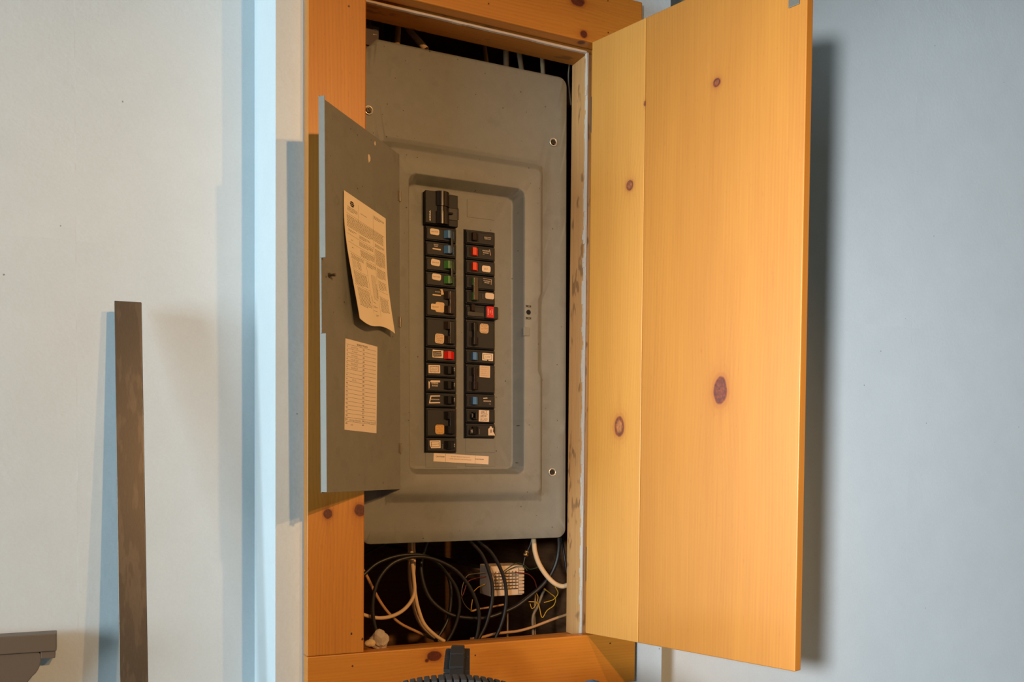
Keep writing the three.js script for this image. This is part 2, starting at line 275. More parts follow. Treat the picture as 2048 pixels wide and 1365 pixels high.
  for (const [px, py] of [[737, 221], [1106, 285], [1104, 945]]) {
    const c = pp(px, py, 0), wg = new THREE.LatheGeometry([[0.0038, 0.0004], [0.0070, 0.0006], [0.0076, 0.0014], [0.0070, 0.0024], [0.0056, 0.0022], [0.0050, 0.0010]].map((v) => new THREE.Vector2(...v)), 28);
    wg.rotateX(Math.PI / 2); wg.translate(c.x, c.y, 0);
    const s = mesh('cover_screw', wg, chrome, panel);
    const hd = new THREE.CylinderGeometry(0.0040, 0.0048, 0.0026, 20); hd.rotateX(Math.PI / 2); hd.translate(c.x, c.y, 0.0016);
    mesh('screw_head', hd, dark, s); const sl = box(-0.0036, 0.0036, -0.0006, 0.0006, 0.0026, 0.00305); sl.rotateZ(1.0 + px * 0.01); sl.translate(c.x, c.y, 0); mesh('slot', sl, std('#1a1613', 0.8), s);
  }
  // latch catch on the raised border
  const lm = std('#7d796b', 0.5), blackHole = std('#0c0a08', 0.9);
  const lc = pp(1057, 625, RAISE), lg = new THREE.CylinderGeometry(0.0043, 0.0043, 0.0006, 20); lg.rotateX(Math.PI / 2); lg.translate(lc.x, lc.y, RAISE + 0.0001);
  const latch = mesh('latch_hole', lg, blackHole, panel);
  for (const y of [613, 637]) { const c = pp(1057.5, y, RAISE); mesh('latch_slot', [box(c.x - 0.006, c.x + 0.006, c.y + 0.0014, c.y + 0.0022, RAISE, RAISE + 0.0009), box(c.x - 0.006, c.x + 0.006, c.y - 0.0022, c.y - 0.0014, RAISE, RAISE + 0.0009), box(c.x - 0.0007, c.x + 0.0007, c.y - 0.002, c.y + 0.002, RAISE, RAISE + 0.0009)], lm, panel); mesh('latch_recess', box(c.x - 0.0055, c.x + 0.0045, c.y - 0.0014, c.y + 0.0014, RAISE - 0.001, RAISE + 0.0003), std('#3b352b', 0.8), panel); }
  { const c = pp(1053, 664, RAISE); mesh('latch_tab', box(c.x - 0.0065, c.x + 0.006, c.y - 0.0075, c.y + 0.0075, RAISE - 0.001, RAISE + 0.0012, 0.0008), cover, panel); }
  // blank twist-outs and faint embossed outline
  const blank = (x0, y0, x1, y1) => { const a = pp(x0, y0, FLOOR), b = pp(x1, y1, FLOOR); mesh('blank_plate', planar(box(Math.min(a.x, b.x), Math.max(a.x, b.x), Math.min(a.y, b.y), Math.max(a.y, b.y), FLOOR - 0.001, FLOOR + 0.0007, 0.0004), -0.21, 0, 0.42, 0.84), cover, panel); };
  blank(931, 877, 990, 905.5); blank(931, 906.5, 990, 934); blank(851, 906, 913.5, 936); blank(934, 398, 988, 441);
}

// ------------------------------------------------------------------ print: one atlas of small stickers
const CELL_W = 256, CELL_H = 192, atlas = document.createElement('canvas'); atlas.width = 2048; atlas.height = 1536;
const ctx = atlas.getContext('2d'); ctx.fillStyle = '#1d1c1b'; ctx.fillRect(0, 0, 2048, 1536);
let cells = 0;
const CREAM = '#e6cfb2', INK = '#3a2f2a';
function cell(bg, draw) {
  const i = cells++, x = (i % 8) * CELL_W, y = Math.floor(i / 8) * CELL_H;
  ctx.save(); ctx.beginPath(); ctx.rect(x, y, CELL_W, CELL_H); ctx.clip(); ctx.translate(x, y); ctx.fillStyle = bg; ctx.fillRect(0, 0, CELL_W, CELL_H); draw?.(ctx); ctx.restore();
  return [x / 2048, 1 - (y + CELL_H) / 1536, CELL_W / 2048, CELL_H / 1536];
}
const lines = (c, rows, color, size, font = 'sans-serif', x = 128, weight = 'bold') => { c.fillStyle = color; c.textAlign = 'center'; c.textBaseline = 'middle'; c.font = `${weight} ${size}px ${font}`; rows.forEach((t, i) => c.fillText(t, x, 96 + (i - (rows.length - 1) / 2) * size * 1.15)); };
const scrawl = (c, text, color = INK, size = 62, y = 96) => { c.save(); c.translate(128, y); c.transform(1, -0.08, -0.25, 1, 0, 0); c.fillStyle = color; c.textAlign = 'center'; c.textBaseline = 'middle'; c.font = `${size}px sans-serif`; c.fillText(text, 0, 0); c.restore(); };
const framed = (c, color = INK) => { c.strokeStyle = color; c.lineWidth = 9; c.strokeRect(34, 34, 188, 124); };
const faint = (c, seed, color) => { c.strokeStyle = color; c.lineWidth = 5; for (let r = 0; r < 5; r++) { c.beginPath(); for (let x = 26; x < 230; x += 7) { const y = 30 + r * 33 + (hash(x, r, seed) - 0.5) * 24; x === 26 ? c.moveTo(x, y) : c.lineTo(x, y); } c.stroke(); } };
const BODY = '#100f0f', PRINT = '#d9c3aa';
const poly = (c, color, pts) => { c.fillStyle = color; c.beginPath(); pts.forEach(([x, y], i) => (i ? c.lineTo(x, y) : c.moveTo(x, y))); c.fill(); };
const A = {
  water: cell(CREAM, (c) => scrawl(c, 'WATER', INK, 60)), hand2: cell(CREAM, (c) => scrawl(c, 'WATER', INK, 60)), hand3: cell(CREAM, (c) => scrawl(c, 'HEATER', INK, 54)),
  pump: cell(BODY, (c) => lines(c, ['WATER', 'PUMP'], PRINT, 58)), range: cell(BODY, (c) => lines(c, ['RANGE'], PRINT, 66)), range2: cell('#e2c292', (c) => scrawl(c, 'RANGE', INK, 58)), plain: cell('#dcb987'),
  worn: cell('#d9b588', (c) => { c.strokeStyle = '#a58358'; c.lineWidth = 7; c.strokeRect(14, 14, 228, 164); faint(c, 5, '#8b6c48'); }), worn2: cell('#dcbb8f', (c) => faint(c, 6, '#94765a')), amber: cell('#d9a556', (c) => { c.strokeStyle = '#b07c34'; c.lineWidth = 8; c.strokeRect(12, 12, 232, 168); faint(c, 7, '#8f6024'); }),
  washer: cell(CREAM, (c) => { c.save(); c.translate(112, 98); c.rotate(-0.12); c.fillStyle = BODY; c.fillRect(-98, -66, 196, 132); c.fillStyle = PRINT; c.font = 'bold 42px sans-serif'; c.textAlign = 'center'; c.textBaseline = 'middle'; c.fillText('CLOTHES', 0, -24); c.fillText('WASHER', 0, 26); c.restore(); }),
  frame1: cell(CREAM, (c) => { framed(c); faint(c, 9, '#a8937f'); scrawl(c, 'FREEZ', '#8b7a6c', 50); }), frame2: cell(CREAM, (c) => { framed(c); scrawl(c, 'FURNACE', '#6d5d50', 44); poly(c, BODY, [[0, 192], [0, 110], [30, 192]]); }), frame3: cell(CREAM, (c) => { framed(c, '#5a4330'); scrawl(c, '1208', '#5c5a66', 58); poly(c, BODY, [[110, 192], [150, 192], [128, 160]]); }),
  living: cell(BODY, (c) => { lines(c, ['LIVING', 'ROOM'], PRINT, 44, 'sans-serif', 140); poly(c, CREAM, [[30, 30], [60, 6], [256, 0], [256, 42], [60, 52]]); poly(c, CREAM, [[0, 30], [30, 40], [22, 180], [4, 190]]); }),
  bedroom: cell(BODY, (c) => { lines(c, ['BEDROOM'], PRINT, 38, 'sans-serif', 146); poly(c, CREAM, [[40, 10], [256, 0], [256, 24], [60, 34]]); poly(c, CREAM, [[40, 10], [64, 20], [24, 180], [2, 184]]); poly(c, CREAM, [[6, 190], [24, 160], [256, 150], [256, 178]]); }),
  bedroom2: cell(BODY, (c) => { lines(c, ['BEDROOM'], PRINT, 46); poly(c, PRINT, [[4, 22], [120, 10], [140, 30], [10, 40]]); poly(c, '#8a7a68', [[170, 160], [230, 150], [226, 176]]); }),
  kitchen: cell(BODY, (c) => lines(c, ['KITCHEN', 'CIRCUIT'], PRINT, 54)), dining: cell(BODY, (c) => { lines(c, ['DINING', 'ROOM'], PRINT, 52, 'sans-serif', 108); poly(c, '#b99c7c', [[200, 10], [224, 20], [252, 190], [234, 180]]); poly(c, '#b99c7c', [[0, 176], [70, 168], [64, 184]]); }),
  elf: cell(CREAM, (c) => scrawl(c, 'ELF.', INK, 74)), dryer: cell(BODY, (c) => { lines(c, ['CLOTHES', 'DRYER'], PRINT, 46, 'sans-serif', 118); c.strokeStyle = '#c2a382'; c.lineWidth = 10; c.strokeRect(8, 6, 240, 2); c.strokeRect(244, 6, 4, 150); }),
  blank: cell('#dfc5a8'), push: cell('#d31616', (c) => { c.save(); c.translate(128, 96); c.rotate(-Math.PI / 2); c.fillStyle = '#f0c8b8'; c.font = 'bold 46px sans-serif'; c.textAlign = 'center'; c.textBaseline = 'middle'; ['PUSH', 'TO', 'TEST'].forEach((t, i) => c.fillText(t, 0, (i - 1) * 72)); c.restore(); }),
  square: cell('#d8bb9a', (c) => { faint(c, 12, '#b39a7c'); }), basement: cell('#e3cdb6', (c) => { scrawl(c, 'BACE', '#15110f', 66, 36); scrawl(c, 'MENT', '#15110f', 66, 96); scrawl(c, 'PLUGS', '#15110f', 62, 156); }),
  torn: cell('#dcc3a8', (c) => { poly(c, BODY, [[0, 0], [70, 0], [40, 40], [0, 50]]); poly(c, BODY, [[120, 0], [150, 40], [190, 30], [180, 110], [230, 150], [256, 190], [256, 0]]); poly(c, '#9a8570', [[60, 70], [150, 64], [140, 130], [70, 140]]); }),
  off: cell(BODY, (c) => { c.save(); c.translate(128, 96); c.rotate(-Math.PI / 2); lines(c, [], '#777', 10); c.fillStyle = '#7a7670'; c.font = 'bold 92px sans-serif'; c.fillText('OFF', 0, 0); c.restore(); }), fifteen: cell('#151413', (c) => { c.save(); c.translate(128, 96); c.rotate(-Math.PI / 2); c.fillStyle = '#bdb2a2'; c.textAlign = 'center'; c.textBaseline = 'middle'; c.font = 'bold 120px sans-serif'; c.fillText('15', 0, 0); c.restore(); }),
  fifteenH: cell('#151413', (c) => lines(c, ['15'], '#bdb2a2', 130)), amp: cell('#141211', (c) => { c.save(); c.translate(128, 96); c.rotate(-Math.PI / 2); c.fillStyle = '#e2d3c0'; c.textAlign = 'center'; c.textBaseline = 'middle'; c.font = 'bold 84px sans-serif'; c.fillText('200A', 0, 0); c.restore(); }),
  twenty: cell('#151413', (c) => lines(c, ['20'], '#bdb2a2', 130)),
};
const atlasTex = new THREE.CanvasTexture(atlas); atlasTex.colorSpace = THREE.SRGBColorSpace;
const printMat = new THREE.MeshStandardMaterial({ map: atlasTex, roughness: 0.6 });
function plateGeo(w, h, r, t, cellUV) {
  const s = new THREE.Shape(), a = w / 2, b = h / 2; r = Math.min(r, a * 0.98, b * 0.98);
  s.moveTo(-a + r, -b); s.lineTo(a - r, -b); s.absarc(a - r, -b + r, r, -Math.PI / 2, 0); s.lineTo(a, b - r); s.absarc(a - r, b - r, r, 0, Math.PI / 2); s.lineTo(-a + r, b); s.absarc(-a + r, b - r, r, Math.PI / 2, Math.PI); s.lineTo(-a, -b + r); s.absarc(-a + r, -b + r, r, Math.PI, Math.PI * 1.5);
  const g = new THREE.ExtrudeGeometry(s, { depth: t, bevelEnabled: false, curveSegments: 5 }), p = g.attributes.position, uv = g.attributes.uv;
  for (let i = 0; i < p.count; i++) uv.setXY(i, cellUV[0] + cellUV[2] * clamp(p.getX(i) / w + 0.5, 0.004, 0.996), cellUV[1] + cellUV[3] * clamp(p.getY(i) / h + 0.5, 0.004, 0.996));
  return g;
}
// a printed sticker over a pixel box of the photograph, on the local plane z of the panel
function sticker(parent, x0, y0, x1, y1, z, c, turn = 0, r = 0.0015, name = 'sticker') {
  const a = pp(x0, (y0 + y1) / 2, z), b = pp(x1, (y0 + y1) / 2, z), t = pp((x0 + x1) / 2, y0, z), d = pp((x0 + x1) / 2, y1, z);
  const g = plateGeo(b.x - a.x, t.y - d.y, r, 0.0003, c); g.rotateZ(turn); g.translate((a.x + b.x) / 2, (t.y + d.y) / 2, z);
  return mesh(name, g, printMat, parent);
}
// ------------------------------------------------------------------ breakers
const bodyMat = std('#100f0f', 0.6), blackMat = std('#0d0c0b', 0.25), brownMat = std('#2c2018', 0.2);
const HM = { black: blackMat, brown: brownMat, blue: std('#4a7db4', 0.35), green: std('#3f7d3a', 0.35), red: std('#d81f10', 0.35), orange: std('#e8401c', 0.4) };
const FZ = FLOOR + 0.0085;            // front of the breaker bodies
const colL = [pp(851.5, 600, FZ).x, pp(914, 600, FZ).x], colR = [pp(931.5, 600, FZ).x, pp(991, 600, FZ).x];
const topL = pp(882, 453.5, FZ).y, botL = pp(882, 905.5, FZ).y, topR = pp(961, 461, FZ).y, botR = pp(961, 876.5, FZ).y;
const slotL = (topL - botL) / 15, slotR = (topR - botR) / 14;
mesh('breaker_bay', [box(colL[0] - 0.0008, colL[1] + 0.0008, botL - 0.0008, topL + 0.0008, FLOOR - 0.004, FLOOR + 0.0006), box(colR[0] - 0.0008, colR[1] + 0.0008, botR - 0.0008, topR + 0.0008, FLOOR - 0.004, FLOOR + 0.0006)], std('#0b0a09', 0.8), panel);
function prism(x0, x1, a0, a1, y0, y1, z0, z1) {      // base x0..x1 at z0, front face a0..a1 at z1
  const s = new THREE.Shape([[x0, z0], [x1, z0], [a1, z1], [a0, z1]].map((v) => new THREE.Vector2(...v)));
  const g = new THREE.ExtrudeGeometry(s, { depth: y1 - y0 - 0.001, bevelEnabled: true, bevelThickness: 0.0005, bevelSize: 0.0005, bevelSegments: 2 });
  g.rotateX(-Math.PI / 2); g.scale(1, 1, -1); const ix = g.index; const p = g.attributes.position;
  // the mirror turned the faces inside out: swap two corners of every triangle
  for (let i = 0; i < p.count; i += 3) for (const n of ['position', 'normal', 'uv']) { const at_ = g.attributes[n]; for (let k = 0; k < at_.itemSize; k++) { const A1 = at_.array[(i + 1) * at_.itemSize + k]; at_.array[(i + 1) * at_.itemSize + k] = at_.array[(i + 2) * at_.itemSize + k]; at_.array[(i + 2) * at_.itemSize + k] = A1; } }
  g.translate(0, y0 + 0.0005, 0); return g;
}
function breaker(side, slot, count, handle, opt = {}) {
  const L = side === 'L', col = L ? colL : colR, pitch = L ? slotL : slotR, y1 = (L ? topL : topR) - slot * pitch - 0.0009, y0 = y1 - count * pitch + 0.0018;
  const geo = [box(col[0] + 0.0012, col[1] - 0.0004, y0, y1, FLOOR, FZ - 0.0022, 0.0008), box(col[0] + 0.0022, col[1] - 0.0022, y0 + 0.0013, y1 - 0.0028, FLOOR, FZ, 0.0012)];
  const b = mesh('circuit_breaker', geo, opt.body ?? bodyMat, panel);
  if (opt.label) b.userData.label = opt.label;
  const hx = L ? [pp(887, 600, FZ).x, pp(909, 600, FZ).x] : [pp(938.5, 600, FZ).x, pp(957, 600, FZ).x], hw = hx[1] - hx[0];
  for (let k = 0; k < count && handle; k++) {
    const cy = y1 - (k + 0.5) * (y1 - y0) / count, hh = 0.0066, m = HM[handle];
    mesh('handle_well', box(hx[0] - 0.0008, hx[1] + 0.0008, cy - hh - 0.0008, cy + hh + 0.0008, FZ - 0.002, FZ + 0.0003), std('#0a0908', 0.7), b);
    mesh('handle', L ? prism(hx[0], hx[1], hx[0] + hw * 0.3, hx[0] + hw * 0.55, cy - hh, cy + hh, FZ - 0.001, FZ + 0.0062) : prism(hx[0] + hw * 0.25, hx[1] - hw * 0.05, hx[0] + hw * 0.27, hx[0] + hw * 0.6, cy - hh, cy + hh, FZ - 0.001, FZ + 0.0062), m, b);
  }
  if (count === 2 && handle) {
    const cy = (y0 + y1) / 2;
    mesh('handle_tie', L ? box(hx[0] + hw * 0.42, hx[0] + hw * 0.9, cy - 0.0195, cy + 0.0195, FZ + 0.0015, FZ + 0.0068, 0.0012) : box(hx[0] + hw * 0.3, hx[0] + hw * 0.66, cy - 0.0195, cy + 0.0195, FZ + 0.003, FZ + 0.0085, 0.0012), opt.tie ?? blackMat, b);
  }
  return b;
}
function tie(b, side, slot) {          // a bar joining the handles of two neighbouring breakers
  const L = side === 'L', y = (L ? topL : topR) - (slot + 1) * (L ? slotL : slotR);
  const x = L ? [pp(898.5, 600, FZ).x, pp(903.5, 600, FZ).x] : [pp(943.5, 600, FZ).x, pp(953, 600, FZ).x];
  mesh('handle_tie', box(x[0], x[1], y - 0.0195, y + 0.0195, FZ + 0.0035, FZ + 0.0085, 0.001), L ? blackMat : std('#4d3e2c', 0.25), b);
}
const SZ = FZ + 0.0002;
{
  let b;
  // left column
  b = breaker('L', 0, 1, 'blue'); tie(b, 'L', 0); sticker(b, 860, 458, 878.5, 470, SZ, A.water, -0.03, 0.003);
  b = breaker('L', 1, 1, 'blue'); sticker(b, 866, 487, 878, 496, SZ, A.pump, 0, 0.0002); sticker(b, 865, 497.3, 881.5, 500, SZ, A.blank, -0.04, 0.0008);
  b = breaker('L', 2, 1, 'green'); tie(b, 'L', 2); sticker(b, 862, 519, 880, 532, SZ, A.hand2, -0.10, 0.003);
  b = breaker('L', 3, 1, 'green'); sticker(b, 864, 548, 882, 560.5, SZ, A.hand3, -0.08, 0.003);
  b = breaker('L', 4, 2, 'brown', { tie: brownMat }); sticker(b, 869, 580.5, 882, 588, SZ, A.range, 0, 0.0002); sticker(b, 865, 589.5, 882, 592, SZ, A.plain, -0.03, 0.0008); sticker(b, 881, 579, 886.5, 590, SZ, A.plain, 0.3, 0.001);
  sticker(b, 871, 605, 888.5, 625, SZ, A.plain, -0.03, 0.003); sticker(b, 862, 608.5, 880, 620.5, SZ + 0.0003, A.range2, -0.05, 0.002);
  b = breaker('L', 6, 2, 'brown', { tie: blackMat }); sticker(b, 870, 668, 888, 687.5, SZ, A.worn2, -0.05, 0.004);
  b = breaker('L', 8, 1, 'red'); sticker(b, 865, 700.5, 886.5, 716, SZ, A.washer, -0.03, 0.0006);
  b = breaker('L', 9, 1, 'black'); sticker(b, 857, 730.5, 880, 747, SZ, A.frame1, 0.02, 0.0008); sticker(b, 906, 734, 911.5, 745, SZ, A.fifteen, 0, 0.0004);
  b = breaker('L', 10, 1, 'black'); sticker(b, 857, 761, 880, 778.5, SZ, A.living, 0, 0.0003); sticker(b, 906, 765, 911.5, 776, SZ, A.fifteen, 0, 0.0004);
  b = breaker('L', 11, 1, 'black'); sticker(b, 857.5, 791, 880, 808, SZ, A.bedroom, 0, 0.0003); sticker(b, 906, 795, 911.5, 806, SZ, A.fifteen, 0, 0.0004);
  b = breaker('L', 12, 2, 'black'); sticker(b, 870.5, 850, 889, 869, SZ, A.amber, 0, 0.004);
  b = breaker('L', 14, 1, 'black'); sticker(b, 859.5, 881.5, 881, 897, SZ, A.frame2, 0.03, 0.0008); sticker(b, 882.5, 888, 887, 899, SZ, A.off, 0, 0.0003); sticker(b, 906, 886, 911.5, 897, SZ, A.fifteen, 0, 0.0004);
  // right column
  b = breaker('R', 0, 1, 'brown'); sticker(b, 967.5, 472.5, 983, 481.5, SZ, A.kitchen, 0, 0.0002);
  b = breaker('R', 1, 1, 'orange'); sticker(b, 964, 498, 982, 511, SZ, A.dining, 0, 0.0002);
  b = breaker('R', 2, 1, 'orange'); sticker(b, 964, 532, 981, 544.5, SZ, A.elf, -0.03, 0.003);
  b = breaker('R', 3, 1, 'green'); tie(b, 'R', 3); sticker(b, 965.5, 558, 983, 571, SZ, A.dryer, -0.06, 0.0003);
  b = breaker('R', 4, 1, 'green'); sticker(b, 970.5, 586.5, 988, 598.5, SZ, A.blank, -0.03, 0.003); sticker(b, 963.5, 588, 968, 599, SZ, A.off, 0, 0.0003);
  b = breaker('R', 5, 1, null, { label: 'black ground-fault breaker with a red push-to-test button' });
  { const y1 = topR - 5 * slotR - 0.002, y0 = y1 - slotR + 0.004;
    const p0 = pp(940, 612, FZ), p1 = pp(950, 620, FZ); mesh('handle', prism(p0.x, p1.x, p0.x + 0.001, p1.x - 0.003, p1.y - 0.003, p0.y + 0.002, FZ - 0.001, FZ + 0.006), brownMat, b);
    const q0 = pp(934, 623, FZ), q1 = pp(967, 635, FZ); mesh('rating_plate', box(q0.x, q1.x, q1.y, q0.y, FZ - 0.001, FZ + 0.0025, 0.0008), std('#2a2725', 0.35), b);
    const t0 = pp(969, 609, FZ), t1 = pp(994.5, 638, FZ); mesh('test_housing', box(t0.x, t1.x, y0, y1, FLOOR - 0.001, FZ + 0.004, 0.0015), bodyMat, b);
    sticker(b, 973.5, 613.5, 987.5, 635.5, FZ + 0.004, A.push, 0, 0.0008, 'test_button').userData.label = 'red test button'; }
  b = breaker('R', 6, 2, 'brown', { tie: blackMat }); sticker(b, 959.5, 648, 977, 667, SZ, A.worn, -0.04, 0.004);
  b = breaker('R', 8, 1, 'blue'); sticker(b, 964.5, 707, 986, 722, SZ, A.frame3, -0.02, 0.0006);
  b = breaker('R', 9, 2, 'brown', { tie: brownMat }); sticker(b, 959, 732, 980, 755.5, SZ, A.square, -0.02, 0.0006);
  b = breaker('R', 11, 1, 'blue'); sticker(b, 966, 795, 983, 811, SZ, A.bedroom2, 0, 0.0003);
  b = breaker('R', 12, 1, 'black'); sticker(b, 957.5, 821, 978, 844, SZ, A.basement, -0.02, 0.0006); sticker(b, 943, 827, 950, 836, FZ + 0.0064, A.twenty, 0, 0.0003);
  b = breaker('R', 13, 1, 'black'); sticker(b, 976.5, 853.5, 990, 871.5, SZ, A.torn, 0, 0.0003); sticker(b, 940, 858, 947, 868, FZ + 0.0064, A.fifteenH, 0, 0.0003); sticker(b, 957, 858, 961.5, 870, SZ, A.off, 0, 0.0003);
}
{ // main breaker
  const z = FZ + 0.002, x0 = pp(849.5, 420, z).x, x1 = pp(916, 420, z).x, y1 = pp(882, 387, z).y, y0 = pp(882, 451, z).y, w = x1 - x0;
  const b = mesh('main_breaker', [box(x0, x1, y0, y1, FLOOR - 0.001, z, 0.0012), box(x0, x0 + w * 0.36, y0 + 0.001, y1 + 0.0012, FLOOR, z + 0.004, 0.001)], bodyMat, panel);
  b.userData.label = 'large black main breaker marked 200A';
  const cyl = (ya, yb, r) => { const g = new THREE.CylinderGeometry(r, r, yb - ya, 28, 1, false, -Math.PI / 2 + 0.1, Math.PI - 0.2); g.translate(x0 + w * 0.50, (ya + yb) / 2, z - 0.004); return g; };
  const my = (y0 + y1) / 2, hood = std('#1c1511', 0.22);
  mesh('hood', cyl(my + 0.004, y1 + 0.0015, 0.0145), hood, b); mesh('hood', cyl(y0 + 0.001, my - 0.005, 0.0145), hood, b);
  mesh('handle', [cyl(my - 0.0045, my + 0.0035, 0.0128), box(x0 + w * 0.6, x0 + w * 0.82, my - 0.0075, my - 0.0045, z - 0.001, z + 0.006, 0.001)], std('#1a1411', 0.2), b);
  mesh('side_plate', [box(x0 + w * 0.72, x1 - 0.001, my - 0.016, my + 0.004, z - 0.001, z + 0.0012, 0.0006), box(x1 - 0.002, x1 + 0.001, my - 0.014, my + 0.005, FLOOR, z + 0.002, 0.0008)], std('#1d1b1a', 0.4), b);
  sticker(b, 854, 421, 866, 442, z + 0.004, A.amp, 0, 0.0004);
}
{ // caution sticker on the cover
  const cv = document.createElement('canvas'); cv.width = 1024; cv.height = 160; const c = cv.getContext('2d');
  c.fillStyle = '#e8d2b8'; c.fillRect(0, 0, 1024, 160); c.fillStyle = '#3a3030'; c.strokeStyle = '#3a3030'; c.lineWidth = 3; c.textBaseline = 'middle'; c.textAlign = 'center';
  c.font = 'bold 34px sans-serif'; c.fillText('CAUTION!', 124, 62); c.fillText('CAUTION!', 852, 70); c.font = '27px sans-serif'; c.fillStyle = '#6b5a50'; c.fillText('DO NOT REMOVE TWISTOUTS', 495, 46); c.fillText('UNTIL BREAKERS ARE INSTALLED', 495, 92);
  for (const x of [222, 770]) { c.beginPath(); c.moveTo(x, 0); c.lineTo(x, 160); c.stroke(); }
  const t = new THREE.CanvasTexture(cv); t.colorSpace = THREE.SRGBColorSpace;
  const z = FLOOR + 0.0008, a = pp(867, 916, z), b2 = pp(977, 921, z), p = pp(922, 910, z), q = pp(922, 926.5, z);
  const g = plateGeo(b2.x - a.x, p.y - q.y, 0.0004, 0.0003, [0, 0, 1, 1]); g.rotateZ(Math.atan2(b2.y - a.y, b2.x - a.x) - 0.012); g.translate((a.x + b2.x) / 2, (p.y + q.y) / 2, z);
  mesh('caution_label', g, new THREE.MeshStandardMaterial({ map: t, roughness: 0.6 }), panel).userData.label = 'cream caution sticker below the breakers';
}
// ------------------------------------------------------------------ the panel's small door
const DOOR_A = rad(134.2);
const pdoor = new THREE.Group(); pdoor.name = 'panel_door'; panel.add(pdoor); pdoor.userData.label = 'thin grey metal door swung open to the left';
{
  const h = pp(800, 645, RAISE + 0.004), bt = pp(799, 979, RAISE + 0.004).y, tp = pp(800, 309, RAISE + 0.004).y;
  pdoor.position.set(h.x, bt, RAISE + 0.004); pdoor.rotation.y = -DOOR_A;      // local +x runs to the free edge
  pdoor.updateMatrixWorld(true);
  // local +x = (cos, 0, sin): the inside of the door faces local -z
  const W = 0.2500, H = tp - bt, T = 0.0012, F = 0.0085;
  const uvd = (g) => planar(g, -0.1, 0, 0.5, 1);
  mesh('door_sheet', uvd(box(0, W, 0, H, 0, T, 0.0004)), cover, pdoor);
  const n0 = H * 0.405, n1 = H * 0.595;
  mesh('edge_flange', uvd(box(W - T, W, 0.001, n0, -F, 0.0005, 0.0005)), cover, pdoor); mesh('edge_flange', uvd(box(W - T, W, n1, H - 0.001, -F, 0.0005, 0.0005)), cover, pdoor); mesh('edge_flange', uvd(box(W - T, W, n0, n1, -0.002, 0.0005, 0.0005)), cover, pdoor);
  for (const py of [395, 646, 897]) { const y = pp(800, py, RAISE).y - bt, c = new THREE.CylinderGeometry(0.0022, 0.0022, 0.016, 12); c.translate(0, y, -0.0005); mesh('hinge', [c, box(0, 0.008, y - 0.008, y + 0.008, -0.0008, 0, 0.0003)], std('#7b7263', 0.35, { metalness: 0.4 }), pdoor); }
  const lp = on(pdoor, 658, 551, 0), pin = new THREE.CylinderGeometry(0.0016, 0.0022, 0.010, 12); pin.rotateX(Math.PI / 2); pin.translate(lp.x, lp.y, -0.005);
  const nut = new THREE.CylinderGeometry(0.0036, 0.0036, 0.002, 6); nut.rotateX(Math.PI / 2); nut.translate(lp.x, lp.y, -0.001);
  mesh('latch_pin', [pin, nut], std('#6b6152', 0.35, { metalness: 0.8 }), pdoor);
  // paint chips: bare flecks
  for (const [px, py, a, b] of [[738, 317, 0.004, 0.0058], [750, 287, 0.0022, 0.003]]) { const p = on(pdoor, px, py, 0), s = new THREE.Shape(); for (let i = 0; i < 9; i++) { const t = i / 9 * Math.PI * 2, q = 0.75 + 0.45 * hash(i, px, 4); s[i ? 'lineTo' : 'moveTo'](Math.cos(t) * a * q, Math.sin(t) * b * q); } const g = new THREE.ExtrudeGeometry(s, { depth: 0.0002, bevelEnabled: false }); g.translate(p.x, p.y, -0.0002); mesh('paint_chip', g, std('#d8c4a8', 0.8), pdoor); }
  // directory card, drawn row by row
  const cv = document.createElement('canvas'); cv.width = 512; cv.height = 1200; const c = cv.getContext('2d');
  c.fillStyle = '#e6d7c4'; c.fillRect(0, 0, 512, 1200); c.fillStyle = '#4a3426'; c.strokeStyle = '#5a4232'; c.lineWidth = 3; c.textBaseline = 'middle'; c.textAlign = 'center'; c.font = 'bold 32px sans-serif'; c.fillText('DIRECTORY', 262, 44);
  for (let i = 0; i < 20; i++) { const y = 96 + i * 53.5; c.font = 'bold 28px sans-serif'; c.fillStyle = '#4a3426'; c.fillText(String(i + 1), 28, y); c.fillText(String(i + 21), 286, y); c.beginPath(); c.moveTo(20, y - 27); c.lineTo(492, y - 27); c.stroke(); }
  c.strokeRect(14, 96 + 18 * 53.5 - 27, 480, 53); c.fillStyle = '#9a8674'; c.font = 'italic 34px sans-serif';
  ['WATER', 'PUMP', 'WHIRL', 'HEATER', 'RANGE', 'RANGE'].forEach((t, i) => c.fillText(t, 140, 98 + i * 53.5)); c.fillText('CLO.', 140, 98 + 8 * 53.5); c.fillStyle = '#6b6470'; c.fillText('Living Room', 156, 98 + 18 * 53.5); c.fillText('Dining Room', 396, 98 + 18 * 53.5); c.fillStyle = '#a0634a'; c.fillText('oil', 110, 98 + 19 * 53.5 + 8);
  const tx = new THREE.CanvasTexture(cv); tx.colorSpace = THREE.SRGBColorSpace;
  const q = [[691, 677], [755, 694], [753, 867], [689, 860]].map(([a, b]) => on(pdoor, a, b, -0.0004));
  const g = new THREE.BufferGeometry(), pos = [];
  for (const z of [-0.0003, -0.0001]) for (const v of q) pos.push(v.x, v.y, z);
  g.setAttribute('position', new THREE.Float32BufferAttribute(pos, 3)); g.setAttribute('uv', new THREE.Float32BufferAttribute([0, 1, 1, 1, 1, 0, 0, 0, 0, 1, 1, 1, 1, 0, 0, 0], 2));
  g.setIndex([0, 2, 1, 0, 3, 2, 4, 5, 6, 4, 6, 7, 0, 1, 5, 0, 5, 4, 1, 2, 6, 1, 6, 5, 2, 3, 7, 2, 7, 6, 3, 0, 4, 3, 4, 7].map((v) => v)); g.computeVertexNormals();
  mesh('directory_card', g.toNonIndexed(), new THREE.MeshStandardMaterial({ map: tx, roughness: 0.75, side: THREE.DoubleSide }), pdoor).userData.label = 'ruled cream directory card with two numbered columns';
}
